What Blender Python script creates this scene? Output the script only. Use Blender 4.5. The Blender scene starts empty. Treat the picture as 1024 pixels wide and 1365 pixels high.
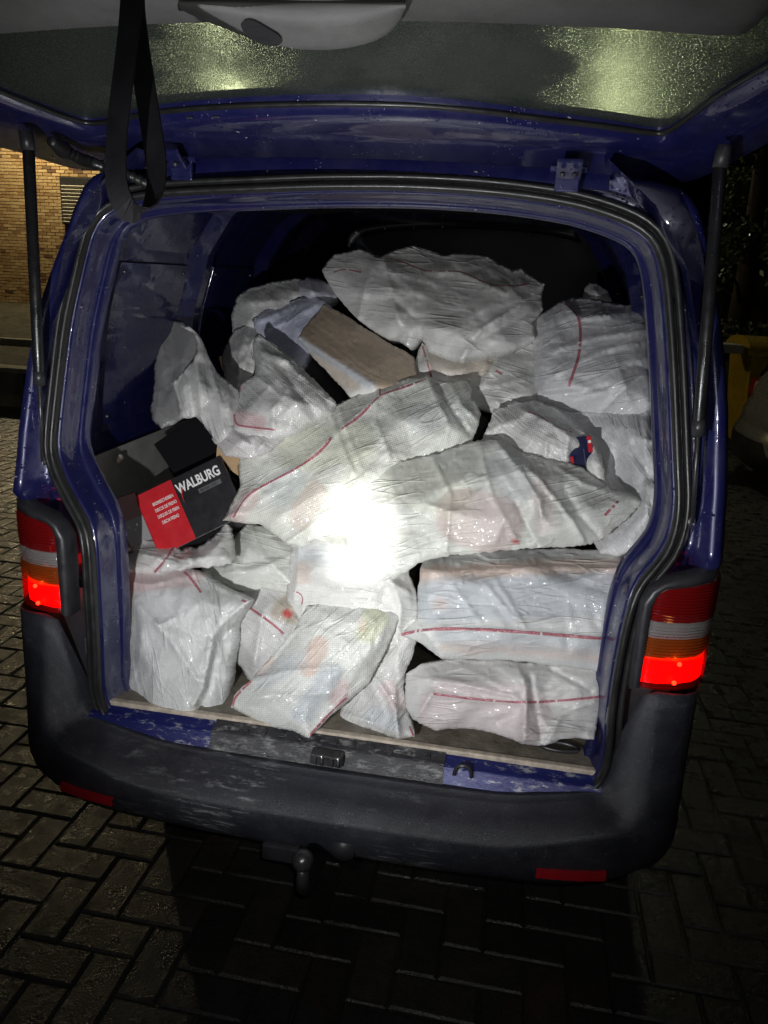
import bpy, bmesh, math, random
import numpy as np
from mathutils import Vector, Matrix, noise
from mathutils.bvhtree import BVHTree
from mathutils.geometry import delaunay_2d_cdt

random.seed(7)
scene = bpy.context.scene
COL = scene.collection
RAD = math.radians

# ------------------------------------------------------------------ camera
CAM = Vector((0.39536, -1.70459, 1.72766))
YAW, PITCH, ROLL, FPX = -0.162286, -0.283829, 0.051744, 1016.457
PW, PH = 1024.0, 1365.0
FWD = Vector((math.sin(YAW)*math.cos(PITCH), math.cos(YAW)*math.cos(PITCH), math.sin(PITCH)))
_rt = FWD.cross(Vector((0, 0, 1))).normalized()
_up = _rt.cross(FWD)
RIGHT = _rt*math.cos(ROLL) + _up*math.sin(ROLL)
UP = -_rt*math.sin(ROLL) + _up*math.cos(ROLL)
cd = bpy.data.cameras.new('camera')
cam = bpy.data.objects.new('camera', cd)
COL.objects.link(cam)
M = Matrix.Identity(4)
for i in range(3):
    M[i][0], M[i][1], M[i][2], M[i][3] = RIGHT[i], UP[i], -FWD[i], CAM[i]
cam.matrix_world = M
cd.sensor_fit = 'VERTICAL'
cd.sensor_height = 36.0
cd.lens = 36.0*FPX/PH
cd.clip_start = 0.02
cd.clip_end = 500
scene.camera = cam

# ------------------------------------------------------------------ night sky, exposure
world = bpy.data.worlds.new('World')
scene.world = world
world.use_nodes = True
wn = world.node_tree
sky = wn.nodes.new('ShaderNodeTexSky')
sky.sky_type = 'NISHITA'
sky.sun_disc = False
sky.sun_elevation = RAD(-4.0)
sky.sun_rotation = RAD(200)
wn.links.new(sky.outputs[0], wn.nodes['Background'].inputs[0])
wn.nodes['Background'].inputs[1].default_value = 0.05
scene.view_settings.view_transform = 'Standard'
scene.view_settings.look = 'None'
scene.view_settings.exposure = 0.0
scene.view_settings.gamma = 1.0
scene.cycles.use_denoising = True
scene.cycles.max_bounces = 8
scene.cycles.transparent_max_bounces = 12
scene.cycles.sample_clamp_indirect = 4.0
scene.cycles.caustics_reflective = False
scene.cycles.caustics_refractive = False

# the torch in the hand of the person taking the picture: a narrow beam and its wide spill
def spot(name, loc, target, watts, cone, blend, col, size):
    ld = bpy.data.lights.new(name, 'SPOT')
    ld.energy, ld.spot_size, ld.spot_blend = watts, RAD(cone), blend
    ld.color, ld.shadow_soft_size = col, size
    o = bpy.data.objects.new(name, ld)
    COL.objects.link(o)
    o.location = loc
    o.rotation_euler = (Vector(target)-Vector(loc)).to_track_quat('-Z', 'Y').to_euler()
    return o
TORCH = (-0.12, -1.58, 1.19)
AIM = (0.005, 0.33, 1.075)
spot('torch_beam', TORCH, AIM, 330, 10.0, 1.0, (1.0, 1.0, 0.95), 0.012)
spot('torch_corona', TORCH, AIM, 58, 32, 1.0, (1.0, 1.0, 0.95), 0.012)
spot('torch_spill', TORCH, (0.04, 0.60, 1.42), 112, 84, 0.7, (0.97, 0.98, 1.0), 0.012)
# the phone's own light beside its lens
FLASH = CAM + RIGHT*0.035 + UP*0.03
spot('phone_light', FLASH, CAM + FWD, 20, 96, 0.8, (1.0, 0.99, 0.97), 0.006)

# ------------------------------------------------------------------ geometry helpers
def ray(u, v):
    return FWD + RIGHT*((u-PW/2)/FPX) + UP*((PH/2-v)/FPX)
def aty(u, v, y):
    d = ray(u, v)
    return CAM + d*((y-CAM.y)/d.y)
def atx(u, v, x):
    d = ray(u, v)
    return CAM + d*((x-CAM.x)/d.x)
def atz(u, v, z):
    d = ray(u, v)
    return CAM + d*((z-CAM.z)/d.z)
def onplane(u, v, n, c):
    d = ray(u, v)
    return CAM + d*((c-n.dot(CAM))/n.dot(d))
def lerp(x, xs, ys):
    return float(np.interp(x, xs, ys))

def link(name, me, mat=None, parent=None, smooth=False):
    o = bpy.data.objects.new(name, me)
    COL.objects.link(o)
    if mat is not None:
        me.materials.clear() if False else None
        if len(me.materials) == 0:
            me.materials.append(mat)
    if parent is not None:
        o.parent = parent
    if smooth:
        for p in me.polygons:
            p.use_smooth = True
    return o
def mesh(name, vs, fs, mat=None, parent=None, smooth=False):
    me = bpy.data.meshes.new(name)
    me.from_pydata([tuple(v) for v in vs], [], fs)
    me.update()
    return link(name, me, mat, parent, smooth)
def bmobj(name, bm, mat=None, parent=None, smooth=False):
    bmesh.ops.recalc_face_normals(bm, faces=bm.faces)
    me = bpy.data.meshes.new(name)
    bm.to_mesh(me)
    bm.free()
    return link(name, me, mat, parent, smooth)
def thing(name, label, cat, loc=(0, 0, 0), rotz=0, group=None):
    o = bpy.data.objects.new(name, None)
    COL.objects.link(o)
    o.location = loc
    o.rotation_euler = (0, 0, rotz)
    return tag(o, label, cat, group)
def tag(o, label, cat, group=None, kind=None):
    if label: o['label'] = label
    if cat: o['category'] = cat
    if group: o['group'] = group
    if kind: o['kind'] = kind
    return o
def struct(o):
    o['kind'] = 'structure'
    return o

def box_bm(sx, sy, sz, loc=(0, 0, 0), bev=0.0, bm=None, mat=None, seg=2):
    bm = bm or bmesh.new()
    r = bmesh.ops.create_cube(bm, size=1.0)
    vs = r['verts']
    for v in vs:
        v.co = Vector((v.co.x*sx, v.co.y*sy, v.co.z*sz))
    if bev > 0:
        es = list({e for v in vs for e in v.link_edges})
        rr = bmesh.ops.bevel(bm, geom=es, offset=bev, segments=seg, affect='EDGES', profile=0.6)
        vs = list({v for f in rr['faces'] for v in f.verts} | {v for v in vs if v.is_valid})
    T = Matrix.Translation(loc) @ (mat.to_4x4() if mat else Matrix.Identity(4))
    bmesh.ops.transform(bm, matrix=T, verts=vs)
    return bm
def tube(pts, rad, n=10, bm=None, caps=True):
    """a round bar along points; rad a number or a list"""
    bm = bm or bmesh.new()
    pts = [Vector(p) for p in pts]
    rs = rad if isinstance(rad, (list, tuple)) else [rad]*len(pts)
    rings = []
    prev = None
    for i, p in enumerate(pts):
        a = pts[max(i-1, 0)]
        b = pts[min(i+1, len(pts)-1)]
        t = (b-a).normalized()
        if prev is None:
            s = t.orthogonal().normalized()
        else:
            s = (prev-t*prev.dot(t)).normalized()
        prev = s
        w = t.cross(s)
        rings.append([bm.verts.new(p+(s*math.cos(k*2*math.pi/n)+w*math.sin(k*2*math.pi/n))*rs[i]) for k in range(n)])
    for i in range(len(rings)-1):
        for k in range(n):
            bm.faces.new((rings[i][k], rings[i][(k+1) % n], rings[i+1][(k+1) % n], rings[i+1][k]))
    if caps:
        bm.faces.new(rings[0][::-1])
        bm.faces.new(rings[-1])
    return bm
def loft(rows, closed=False):
    """rows of equal length -> verts, quads"""
    vs, fs = [], []
    n = len(rows[0])
    for r in rows:
        vs += [Vector(p) for p in r]
    for i in range(len(rows)-1):
        for k in range(n if closed else n-1):
            k2 = (k+1) % n
            fs.append((i*n+k, i*n+k2, (i+1)*n+k2, (i+1)*n+k))
    return vs, fs
def resample(pts, n):
    """n points evenly along a polyline (any dimension)"""
    P = np.array([list(p) for p in pts], float)
    d = np.r_[0, np.cumsum(np.linalg.norm(np.diff(P, axis=0), axis=1))]
    t = np.linspace(0, d[-1], n)
    return np.stack([np.interp(t, d, P[:, k]) for k in range(P.shape[1])], 1)
def smoothline(pts, it=2):
    P = np.array([list(p) for p in pts], float)
    for _ in range(it):
        Q = [P[0]]
        for a, b in zip(P[:-1], P[1:]):
            Q += [a*.75+b*.25, a*.25+b*.75]
        Q.append(P[-1])
        P = np.array(Q)
    return P
def prism(poly, depth_vec):
    """closed prism from a planar polygon (3D points) pushed along a vector"""
    n = len(poly)
    a = [Vector(p) for p in poly]
    b = [p+Vector(depth_vec) for p in a]
    fs = [tuple(range(n)), tuple(range(2*n-1, n-1, -1))]
    for i in range(n):
        j = (i+1) % n
        fs.append((j, i, n+i, n+j))
    return a+b, fs
def copy_tree(o, parent=None):
    c = o.copy()
    COL.objects.link(c)
    c.parent = parent
    for ch in list(o.children):
        copy_tree(ch, c)
    return c

# ------------------------------------------------------------------ materials
def mat(name, col=(0.5, 0.5, 0.5), rough=0.5, metal=0.0, spec=0.5, coat=0.0, emit=None, estr=0.0, trans=0.0, alpha=1.0):
    m = bpy.data.materials.new(name)
    m.use_nodes = True
    b = m.node_tree.nodes['Principled BSDF']
    b.inputs['Base Color'].default_value = (*col, 1)
    b.inputs['Roughness'].default_value = rough
    b.inputs['Metallic'].default_value = metal
    b.inputs['Specular IOR Level'].default_value = spec
    b.inputs['Coat Weight'].default_value = coat
    b.inputs['Coat Roughness'].default_value = 0.06
    if coat > .9: b.inputs['Coat IOR'].default_value = 1.65
    b.inputs['Transmission Weight'].default_value = trans
    if emit:
        b.inputs['Emission Color'].default_value = (*emit, 1)
        b.inputs['Emission Strength'].default_value = estr
    return m
class NT:
    def __init__(s, m):
        s.t = m.node_tree
        s.b = s.t.nodes.get('Principled BSDF')
        s.out = s.t.nodes['Material Output']
    def n(s, typ, **kw):
        x = s.t.nodes.new('ShaderNode'+typ)
        for k, v in kw.items():
            if k in x.inputs.keys():
                x.inputs[k].default_value = v
            else:
                setattr(x, k, v)
        return x
    def l(s, a, b):
        s.t.links.new(a, b)
    def coords(s, kind='Object', scale=(1, 1, 1), rot=(0, 0, 0)):
        c = s.n('TexCoord')
        mp = s.n('Mapping')
        mp.inputs['Scale'].default_value = scale
        mp.inputs['Rotation'].default_value = rot
        s.l(c.outputs[kind], mp.inputs[0])
        return mp.outputs[0]
    def noise(s, vec, scale, detail=4, rough=0.55, dist=0.0):
        x = s.n('TexNoise')
        x.inputs['Scale'].default_value = scale
        x.inputs['Detail'].default_value = detail
        x.inputs['Roughness'].default_value = rough
        x.inputs['Distortion'].default_value = dist
        if vec is not None: s.l(vec, x.inputs['Vector'])
        return x.outputs['Fac']
    def ramp(s, fac, stops):
        r = s.n('ValToRGB')
        e = r.color_ramp.elements
        while len(e) < len(stops): e.new(0.5)
        for k, (p, c) in enumerate(stops):
            e[k].position = p
            e[k].color = (*c, 1) if len(c) == 3 else c
        s.l(fac, r.inputs[0])
        return r.outputs[0]
    def mixc(s, fac, a, b):
        x = s.n('Mix', data_type='RGBA')
        if hasattr(fac, 'is_linked') or not isinstance(fac, (int, float)): s.l(fac, x.inputs[0])
        else: x.inputs[0].default_value = fac
        for q, i in ((a, 6), (b, 7)):
            if isinstance(q, tuple): x.inputs[i].default_value = (*q, 1)
            else: s.l(q, x.inputs[i])
        return x.outputs[2]
    def math(s, op, a, b=None):
        x = s.n('Math', operation=op)
        for q, i in ((a, 0), (b, 1)):
            if q is None: continue
            if isinstance(q, (int, float)): x.inputs[i].default_value = q
            else: s.l(q, x.inputs[i])
        return x.outputs[0]
    def bump(s, h, strength, dist, normal=None):
        x = s.n('Bump')
        x.inputs['Strength'].default_value = strength
        x.inputs['Distance'].default_value = dist
        s.l(h, x.inputs['Height'])
        if normal is not None: s.l(normal, x.inputs['Normal'])
        return x.outputs[0]
G3 = lambda v: (v, v, v)

def m_paint():
    m = mat('blue_paint', (0.016, 0.018, 0.10), 0.32, 0.2, 0.5, 1.0)
    t = NT(m)
    v = t.coords()
    dirt = t.noise(v, 9, 6, 0.65)
    fine = t.noise(v, 160, 3, 0.7)
    c = t.mixc(t.ramp(dirt, [(0.45, G3(0)), (0.8, G3(0.24))]), (0.009, 0.010, 0.066), (0.07, 0.07, 0.10))
    chips = t.ramp(t.noise(t.coords(scale=(1, 1, 2.2)), 46, 2, 0.5), [(0.745, G3(0)), (0.765, G3(1))])
    c = t.mixc(chips, c, (0.35, 0.35, 0.38))
    t.l(c, t.b.inputs['Base Color'])
    t.l(t.ramp(t.noise(v, 22, 5, 0.7), [(0.3, G3(0.22)), (0.75, G3(0.48))]), t.b.inputs['Roughness'])
    n = t.bump(fine, 0.12, 0.0012)
    n = t.bump(t.noise(v, 5, 2), 0.25, 0.01, n)
    vd = t.n('TexVoronoi')
    t.l(v, vd.inputs['Vector'])
    vd.inputs['Scale'].default_value = 95
    drop = t.math('MULTIPLY', t.ramp(vd.outputs['Distance'], [(0.0, G3(1)), (0.30, G3(0))]), t.ramp(t.noise(v, 12, 3), [(0.52, G3(0)), (0.62, G3(1))]))
    n = t.bump(drop, 0.8, 0.004, n)
    t.l(n, t.b.inputs['Normal'])
    t.l(t.bump(drop, 0.6, 0.004, t.bump(t.noise(v, 6, 3), 0.3, 0.012)), t.b.inputs['Coat Normal'])
    return m
def m_plain(name, col, rough, var=0.35, scale=14, bump=0.15, bdist=0.002, bscale=220, **kw):
    m = mat(name, col, rough, **kw)
    t = NT(m)
    v = t.coords()
    f = t.noise(v, scale, 6, 0.65)
    lo = tuple(c*(1-var) for c in col)
    hi = tuple(min(1, c*(1+var)) for c in col)
    t.l(t.ramp(f, [(0.3, lo), (0.7, hi)]), t.b.inputs['Base Color'])
    t.l(t.ramp(t.noise(v, scale*2.3, 4), [(0.3, G3(max(0.02, rough-0.12))), (0.7, G3(min(1, rough+0.12)))]), t.b.inputs['Roughness'])
    t.l(t.bump(t.noise(v, bscale, 3, 0.7), bump, bdist), t.b.inputs['Normal'])
    return m
def m_bumper():
    m = mat('bumper_plastic', (0.035, 0.036, 0.05), 0.5)
    t = NT(m)
    v = t.coords()
    scuff = t.math('MULTIPLY', t.ramp(t.noise(t.coords(scale=(.45, 1, 4.0)), 22, 9, 0.8), [(0.53, G3(0)), (0.68, G3(0.9))]),
                   t.ramp(t.noise(v, 3.1, 2), [(0.44, G3(0)), (0.58, G3(1))]))
    sx = t.n('SeparateXYZ')
    t.l(t.n('TexCoord').outputs['Object'], sx.inputs[0])
    mid = t.ramp(t.math('ABSOLUTE', t.math('ADD', sx.outputs[0], -0.06)), [(0.28, G3(1)), (0.75, G3(0.1))])
    scuff = t.math('MULTIPLY', scuff, mid)
    c = t.mixc(t.ramp(t.noise(v, 6, 5), [(0.3, G3(0)), (0.7, G3(1))]), (0.011, 0.0115, 0.017), (0.024, 0.025, 0.033))
    spk = t.ramp(t.noise(v, 190, 2, 0.6), [(0.66, G3(0)), (0.72, G3(0.5))])
    haze_ = t.ramp(t.noise(t.coords(scale=(1, 1, 2)), 3.5, 6, 0.7), [(0.45, G3(0)), (0.75, G3(0.16))])
    c = t.mixc(haze_, c, (0.085, 0.085, 0.09))
    c = t.mixc(spk, c, (0.16, 0.16, 0.16))
    t.l(t.mixc(scuff, c, (0.36, 0.36, 0.36)), t.b.inputs['Base Color'])
    t.l(t.ramp(t.noise(v, 30, 5), [(0.3, G3(0.28)), (0.7, G3(0.58))]), t.b.inputs['Roughness'])
    t.l(t.bump(t.noise(v, 300, 3, 0.8), 0.7, 0.0022), t.b.inputs['Normal'])
    return m
def m_worn_sill():
    m = mat('worn_black_sill', (0.03, 0.03, 0.032), 0.35)
    t = NT(m)
    v = t.coords(scale=(1, 2.4, 3))
    w = t.ramp(t.noise(v, 16, 8, 0.78), [(0.52, G3(0)), (0.66, G3(0.85))])
    t.l(t.mixc(w, (0.02, 0.02, 0.024), (0.26, 0.26, 0.25)), t.b.inputs['Base Color'])
    t.l(t.ramp(t.noise(v, 9, 4), [(0.3, G3(0.18)), (0.7, G3(0.6))]), t.b.inputs['Roughness'])
    t.l(t.bump(t.noise(v, 40, 6, 0.7), 0.6, 0.006), t.b.inputs['Normal'])
    return m
def m_worn_blue_sill():
    m = mat('worn_blue_sill', (0.02, 0.025, 0.2), 0.3, 0.2)
    t = NT(m)
    v = t.coords(scale=(1, 2.2, 3))
    w = t.ramp(t.noise(v, 19, 8, 0.78), [(0.54, G3(0)), (0.62, G3(0.8))])
    t.l(t.mixc(w, (0.011, 0.014, 0.10), (0.34, 0.34, 0.36)), t.b.inputs['Base Color'])
    t.l(t.bump(t.noise(v, 60, 5, 0.7), 0.35, 0.004), t.b.inputs['Normal'])
    return m
def m_sack(name='woven_sack', line=0.50, chkw=0.34):
    """white woven plastic: UV in metres, tint attribute carries what shows through and prints"""
    m = mat(name, (0.6, 0.6, 0.58), 0.42)
    t = NT(m)
    at = t.n('Attribute')
    at.attribute_name = 'tint'
    uvn = t.n('UVMap')
    def mp(sc):
        x = t.n('Mapping')
        x.inputs['Scale'].default_value = sc
        t.l(uvn.outputs[0], x.inputs[0])
        return x.outputs[0]
    warp = t.noise(mp((520, 46, 1)), 1, 2, 0.6)
    weft = t.noise(mp((46, 430, 1)), 1, 2, 0.6)
    su = t.n('SeparateXYZ')
    t.l(uvn.outputs[0], su.inputs[0])
    chk = t.math('MULTIPLY', t.math('SINE', t.math('MULTIPLY', su.outputs[0], 2*math.pi/.0075)), t.math('SINE', t.math('MULTIPLY', su.outputs[1], 2*math.pi/.0075)))
    weave = t.math('ADD', t.math('ADD', warp, weft), t.math('MULTIPLY', chk, chkw))
    wide = t.noise(mp((150, 5, 1)), 1, 3, 0.6)
    blotch = t.noise(t.coords(), 14, 5, 0.6)
    var = t.ramp(t.math('ADD', t.math('MULTIPLY', weave, 0.42), t.math('MULTIPLY', blotch, 0.22)), [(0.28, G3(0.74)), (0.68, G3(1.10))])
    x = t.n('Mix', data_type='RGBA', blend_type='MULTIPLY')
    x.inputs[0].default_value = 1.0
    t.l(at.outputs['Color'], x.inputs[6])
    t.l(var, x.inputs[7])
    dirt = t.ramp(t.noise(t.coords(), 7, 7, 0.7), [(0.56, G3(0)), (0.78, G3(0.4))])
    col = t.mixc(dirt, x.outputs[2], (0.30, 0.28, 0.24))
    t.l(col, t.b.inputs['Base Color'])
    t.b.inputs['Specular IOR Level'].default_value = 0.6
    t.b.inputs['Coat Weight'].default_value = 0.36
    t.b.inputs['Coat Roughness'].default_value = 0.10
    gn = t.bump(t.noise(mp((9, 34, 1)), 1, 3, 0.5, 0.8), 0.28, 0.011)
    vc = t.n('TexVoronoi')
    t.l(mp((1, .55, 1)), vc.inputs['Vector'])
    vc.inputs['Scale'].default_value = 360
    v1 = t.n('VectorMath', operation='SUBTRACT')
    t.l(vc.outputs['Color'], v1.inputs[0])
    v1.inputs[1].default_value = (.5, .5, .5)
    v2 = t.n('VectorMath', operation='MULTIPLY_ADD')
    t.l(v1.outputs[0], v2.inputs[0])
    v2.inputs[1].default_value = (.62, .62, .62)
    t.l(gn, v2.inputs[2])
    v3 = t.n('VectorMath', operation='NORMALIZE')
    t.l(v2.outputs[0], v3.inputs[0])
    t.l(v3.outputs[0], t.b.inputs['Coat Normal'])
    t.l(t.ramp(t.noise(t.coords(), 26, 3), [(0.3, G3(0.30)), (0.7, G3(0.46))]), t.b.inputs['Roughness'])
    crk = t.n('TexVoronoi', feature='DISTANCE_TO_EDGE')
    wv = t.n('Mapping')
    t.l(t.n('TexCoord').outputs['Object'], wv.inputs[0])
    dn = t.n('TexNoise')
    dn.inputs['Scale'].default_value = 9
    t.l(wv.outputs[0], dn.inputs['Vector'])
    ad = t.n('VectorMath', operation='MULTIPLY_ADD')
    t.l(dn.outputs['Color'], ad.inputs[0])
    ad.inputs[1].default_value = (0.12, 0.12, 0.12)
    t.l(wv.outputs[0], ad.inputs[2])
    t.l(ad.outputs[0], crk.inputs['Vector'])
    crk.inputs['Scale'].default_value = 9
    crease = t.ramp(crk.outputs['Distance'], [(0.0, G3(1)), (0.05, G3(0))])
    fold = t.noise(mp((9, 34, 1)), 1, 3, 0.5, 0.8)
    def lines(sc, rot, w):
        x = t.n('Mapping')
        x.inputs['Scale'].default_value = sc
        x.inputs['Rotation'].default_value = (0, 0, rot)
        t.l(uvn.outputs[0], x.inputs[0])
        nz_ = t.noise(x.outputs[0], 1, 1.5, 0.45, 0.25)
        return t.ramp(t.math('ABSOLUTE', t.math('SUBTRACT', nz_, 0.5)), [(0.0, G3(1)), (w, G3(0))])
    ln = t.math('ADD', t.math('ADD', lines((2.6, 15, 1), 0.25, .022), lines((3.0, 13, 1), 1.35, .020)), lines((4, 22, 1), -.65, .025))
    msk = t.ramp(t.noise(mp((7, 7, 1)), 1, 2, 0.5), [(0.40, G3(0.12)), (0.62, G3(1))])
    n = t.bump(t.math('MULTIPLY', ln, msk), line, 0.0036)
    n = t.bump(fold, 0.30, 0.012, n)
    n = t.bump(t.noise(mp((60, 22, 1)), 1, 2, 0.5, 0.6), 0.22, 0.006, n)
    n = t.bump(wide, 0.10, 0.003, n)
    n = t.bump(weave, 0.55, 0.0016, n)
    t.l(n, t.b.inputs['Normal'])
    tr = t.n('BsdfTranslucent')
    t.l(col, tr.inputs[0])
    t.l(n, tr.inputs['Normal'])
    mx = t.n('MixShader')
    mx.inputs[0].default_value = 0.10
    t.l(t.b.outputs[0], mx.inputs[1])
    t.l(tr.outputs[0], mx.inputs[2])
    t.l(mx.outputs[0], t.out.inputs[0])
    return m
def m_stripe():
    m = mat('sack_stripe', (0.42, 0.07, 0.11), 0.45)
    t = NT(m)
    f = t.noise(t.coords(), 260, 3, 0.7)
    t.l(t.ramp(f, [(0.38, (0.22, 0.045, 0.065)), (0.62, (0.50, 0.22, 0.25))]), t.b.inputs['Base Color'])
    return m
def m_wet_paver():
    m = mat('wet_paver', (0.06, 0.06, 0.058), 0.3)
    t = NT(m)
    geo = t.n('ObjectInfo')
    v = t.coords('Object')
    pos = t.n('NewGeometry').outputs['Position']
    f = t.noise(pos, 7, 6, 0.7)
    g = t.noise(pos, 150, 3, 0.7)
    c = t.mixc(t.ramp(f, [(0.3, G3(0)), (0.75, G3(1))]), (0.014, 0.014, 0.0135), (0.040, 0.039, 0.036))
    c = t.mixc(t.ramp(g, [(0.35, G3(0)), (0.7, G3(0.6))]), c, (0.060, 0.058, 0.054))
    xr = t.n('Mix', data_type='RGBA', blend_type='MULTIPLY')
    xr.inputs[0].default_value = 1.0
    t.l(c, xr.inputs[6])
    t.l(t.ramp(geo.outputs['Random'], [(0.0, G3(0.62)), (0.5, G3(0.95)), (1.0, (1.25, 1.18, 1.08))]), xr.inputs[7])
    c = xr.outputs[2]
    rust = t.ramp(t.noise(pos, 2.3, 4), [(0.60, G3(0)), (0.76, G3(0.5))])
    c = t.mixc(rust, c, (0.10, 0.045, 0.025))
    t.l(c, t.b.inputs['Base Color'])
    t.l(t.ramp(t.noise(pos, 13, 5, 0.7), [(0.35, G3(0.12)), (0.65, G3(0.55))]), t.b.inputs['Roughness'])
    n = t.bump(g, 0.7, 0.003)
    n = t.bump(t.noise(pos, 40, 4), 0.4, 0.006, n)
    t.l(n, t.b.inputs['Normal'])
    return m
def m_brick():
    m = mat('yellow_brick', (0.4, 0.27, 0.14), 0.8)
    t = NT(m)
    oi = t.n('ObjectInfo')
    pos = t.n('NewGeometry').outputs['Position']
    cells = t.n('TexWhiteNoise', noise_dimensions='1D')
    t.l(t.math('ADD', oi.outputs['Random'], t.n('NewGeometry').outputs['Random Per Island']), cells.inputs['W'])
    c = t.ramp(cells.outputs['Value'], [(0.0, (0.10, 0.05, 0.03)), (0.07, (0.30, 0.18, 0.08)), (0.4, (0.42, 0.28, 0.13)), (1.0, (0.52, 0.38, 0.20))])
    f = t.ramp(t.noise(pos, 25, 5, 0.7), [(0.3, G3(0.7)), (0.7, G3(1.1))])
    x = t.n('Mix', data_type='RGBA', blend_type='MULTIPLY')
    x.inputs[0].default_value = 1.0
    t.l(c, x.inputs[6])
    t.l(f, x.inputs[7])
    t.l(x.outputs[2], t.b.inputs['Base Color'])
    t.l(t.bump(t.noise(pos, 60, 4), 0.5, 0.01), t.b.inputs['Normal'])
    return m
def m_glass_wet():
    """heated rear window, wet with rain running down it"""
    m = mat('wet_rear_glass', (0.55, 0.62, 0.56), 0.18)
    t = NT(m)
    co = t.n('TexCoord').outputs['Object']
    mp = t.n('Mapping')
    mp.inputs['Rotation'].default_value = (0, 0, RAD(-24))
    mp.inputs['Scale'].default_value = (110, 420, 110)
    t.l(co, mp.inputs[0])
    streak = t.noise(mp.outputs[0], 1.0, 3, 0.6)
    vor = t.n('TexVoronoi')
    t.l(co, vor.inputs['Vector'])
    vor.inputs['Scale'].default_value = 330
    drops = t.ramp(vor.outputs['Distance'], [(0.0, G3(1)), (0.5, G3(0))])
    zone = t.ramp(t.noise(co, 3.2, 3), [(0.40, G3(0.1)), (0.6, G3(1))])
    h = t.math('MULTIPLY', t.math('ADD', t.math('MULTIPLY', drops, 0.6), streak), zone)
    n = t.bump(h, 0.8, 0.0035)
    g = t.n('BsdfRefraction')
    t.l(t.mixc(t.ramp(t.math('ADD', t.math('MULTIPLY', drops, .45), t.math('MULTIPLY', streak, .75)), [(.40, G3(0)), (.72, G3(1))]), (0.16, 0.19, 0.15), (0.80, 0.92, 0.72)), g.inputs['Color'])  # sparkle of drops and streaks also painted into the refraction colour
    g.inputs['Roughness'].default_value = 0.36
    g.inputs['IOR'].default_value = 1.07
    gl = t.n('BsdfGlossy')
    gl.inputs['Roughness'].default_value = 0.16
    t.l(n, g.inputs['Normal'])
    t.l(n, gl.inputs['Normal'])
    df = t.n('BsdfTranslucent')
    df.inputs['Color'].default_value = (0.30, 0.36, 0.28, 1)
    t.l(n, df.inputs['Normal'])
    d2 = t.n('BsdfDiffuse')
    d2.inputs['Color'].default_value = (0.13, 0.16, 0.125, 1)
    a1 = t.n('AddShader')
    mx0 = t.n('MixShader')
    mx0.inputs[0].default_value = 0.12
    t.l(g.outputs[0], mx0.inputs[1])
    t.l(df.outputs[0], mx0.inputs[2])
    mx1 = t.n('MixShader')
    mx1.inputs[0].default_value = 0.22
    t.l(mx0.outputs[0], mx1.inputs[1])
    t.l(d2.outputs[0], mx1.inputs[2])
    mx = t.n('MixShader')
    fr = t.n('Fresnel')
    fr.inputs[0].default_value = 1.45
    t.l(fr.outputs[0], mx.inputs[0])
    t.l(mx1.outputs[0], mx.inputs[1])
    t.l(gl.outputs[0], mx.inputs[2])
    t.l(mx.outputs[0], t.out.inputs[0])
    return m
def m_lens(name, tintc, opac=0.45, rough=0.12):
    """ribbed lamp lens: tinted see-through plastic with a gloss and fine horizontal ribs"""
    m = mat(name, tintc, rough)
    t = NT(m)
    co = t.n('TexCoord').outputs['Object']
    sx = t.n('SeparateXYZ')
    t.l(co, sx.inputs[0])
    rib = t.math('SINE', t.math('MULTIPLY', sx.outputs[2], 2*math.pi/0.0075))
    n = t.bump(rib, 0.9, 0.002)
    t.l(n, t.b.inputs['Normal'])
    tp = t.n('BsdfTransparent')
    tp.inputs['Color'].default_value = (*[min(1, c*1.6) for c in tintc], 1)
    mx = t.n('MixShader')
    mx.inputs[0].default_value = opac
    t.l(tp.outputs[0], mx.inputs[1])
    t.l(t.b.outputs[0], mx.inputs[2])
    t.l(mx.outputs[0], t.out.inputs[0])
    return m
def m_leaf():
    m = mat('leaves', (0.05, 0.07, 0.03), 0.35)
    t = NT(m)
    pos = t.n('NewGeometry').outputs['Position']
    t.l(t.ramp(t.noise(pos, 3, 3), [(0.3, (0.03, 0.05, 0.02)), (0.7, (0.09, 0.11, 0.04))]), t.b.inputs['Base Color'])
    return m

PAINT = m_paint()
BUMPER = m_bumper()
BLACK = m_plain('black_plastic', (0.022, 0.022, 0.025), 0.42, spec=0.4)
RUBBER = m_plain('seal_rubber', (0.013, 0.013, 0.013), 0.38, bump=0.1)
GREYTRIM = m_plain('grey_trim', (0.22, 0.22, 0.21), 0.55, var=0.2, bump=0.35)
TAILTRIM = m_plain('tailgate_trim', (0.17, 0.17, 0.167), 0.6, var=0.15, bump=0.4, bscale=500)
METAL = m_plain('grey_metal', (0.30, 0.30, 0.30), 0.3, metal=0.9)
DARKMETAL = m_plain('dark_metal', (0.06, 0.06, 0.062), 0.35, metal=0.6)
STRUT = m_plain('strut_black', (0.010, 0.010, 0.011), 0.3, var=0.2)
STRAP = m_plain('strap_webbing', (0.007, 0.007, 0.008), 0.5, bscale=900, bump=0.4, spec=0.1)
SILLB = m_worn_sill()
SILLBLUE = m_worn_blue_sill()
SACK = m_sack()
SACKFLAT = m_sack('stretched_sack', 0.08, 0.08)
STRIPE = m_stripe()
PAVER = m_wet_paver()
BRICK = m_brick()
GLASS = m_glass_wet()
FLOORM = m_plain('load_floor', (0.16, 0.14, 0.11), 0.55, var=0.5, scale=20, bump=0.5, bdist=0.004, bscale=90)
WOODEDGE = m_plain('floor_edge', (0.42, 0.36, 0.29), 0.6, var=0.4, scale=30)
CARDBOARD = m_plain('cardboard', (0.40, 0.27, 0.15), 0.8, var=0.12, bump=0.2)
BOXBLACK = m_plain('black_carton', (0.022, 0.022, 0.024), 0.34, var=0.2, bump=0.06)
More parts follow.
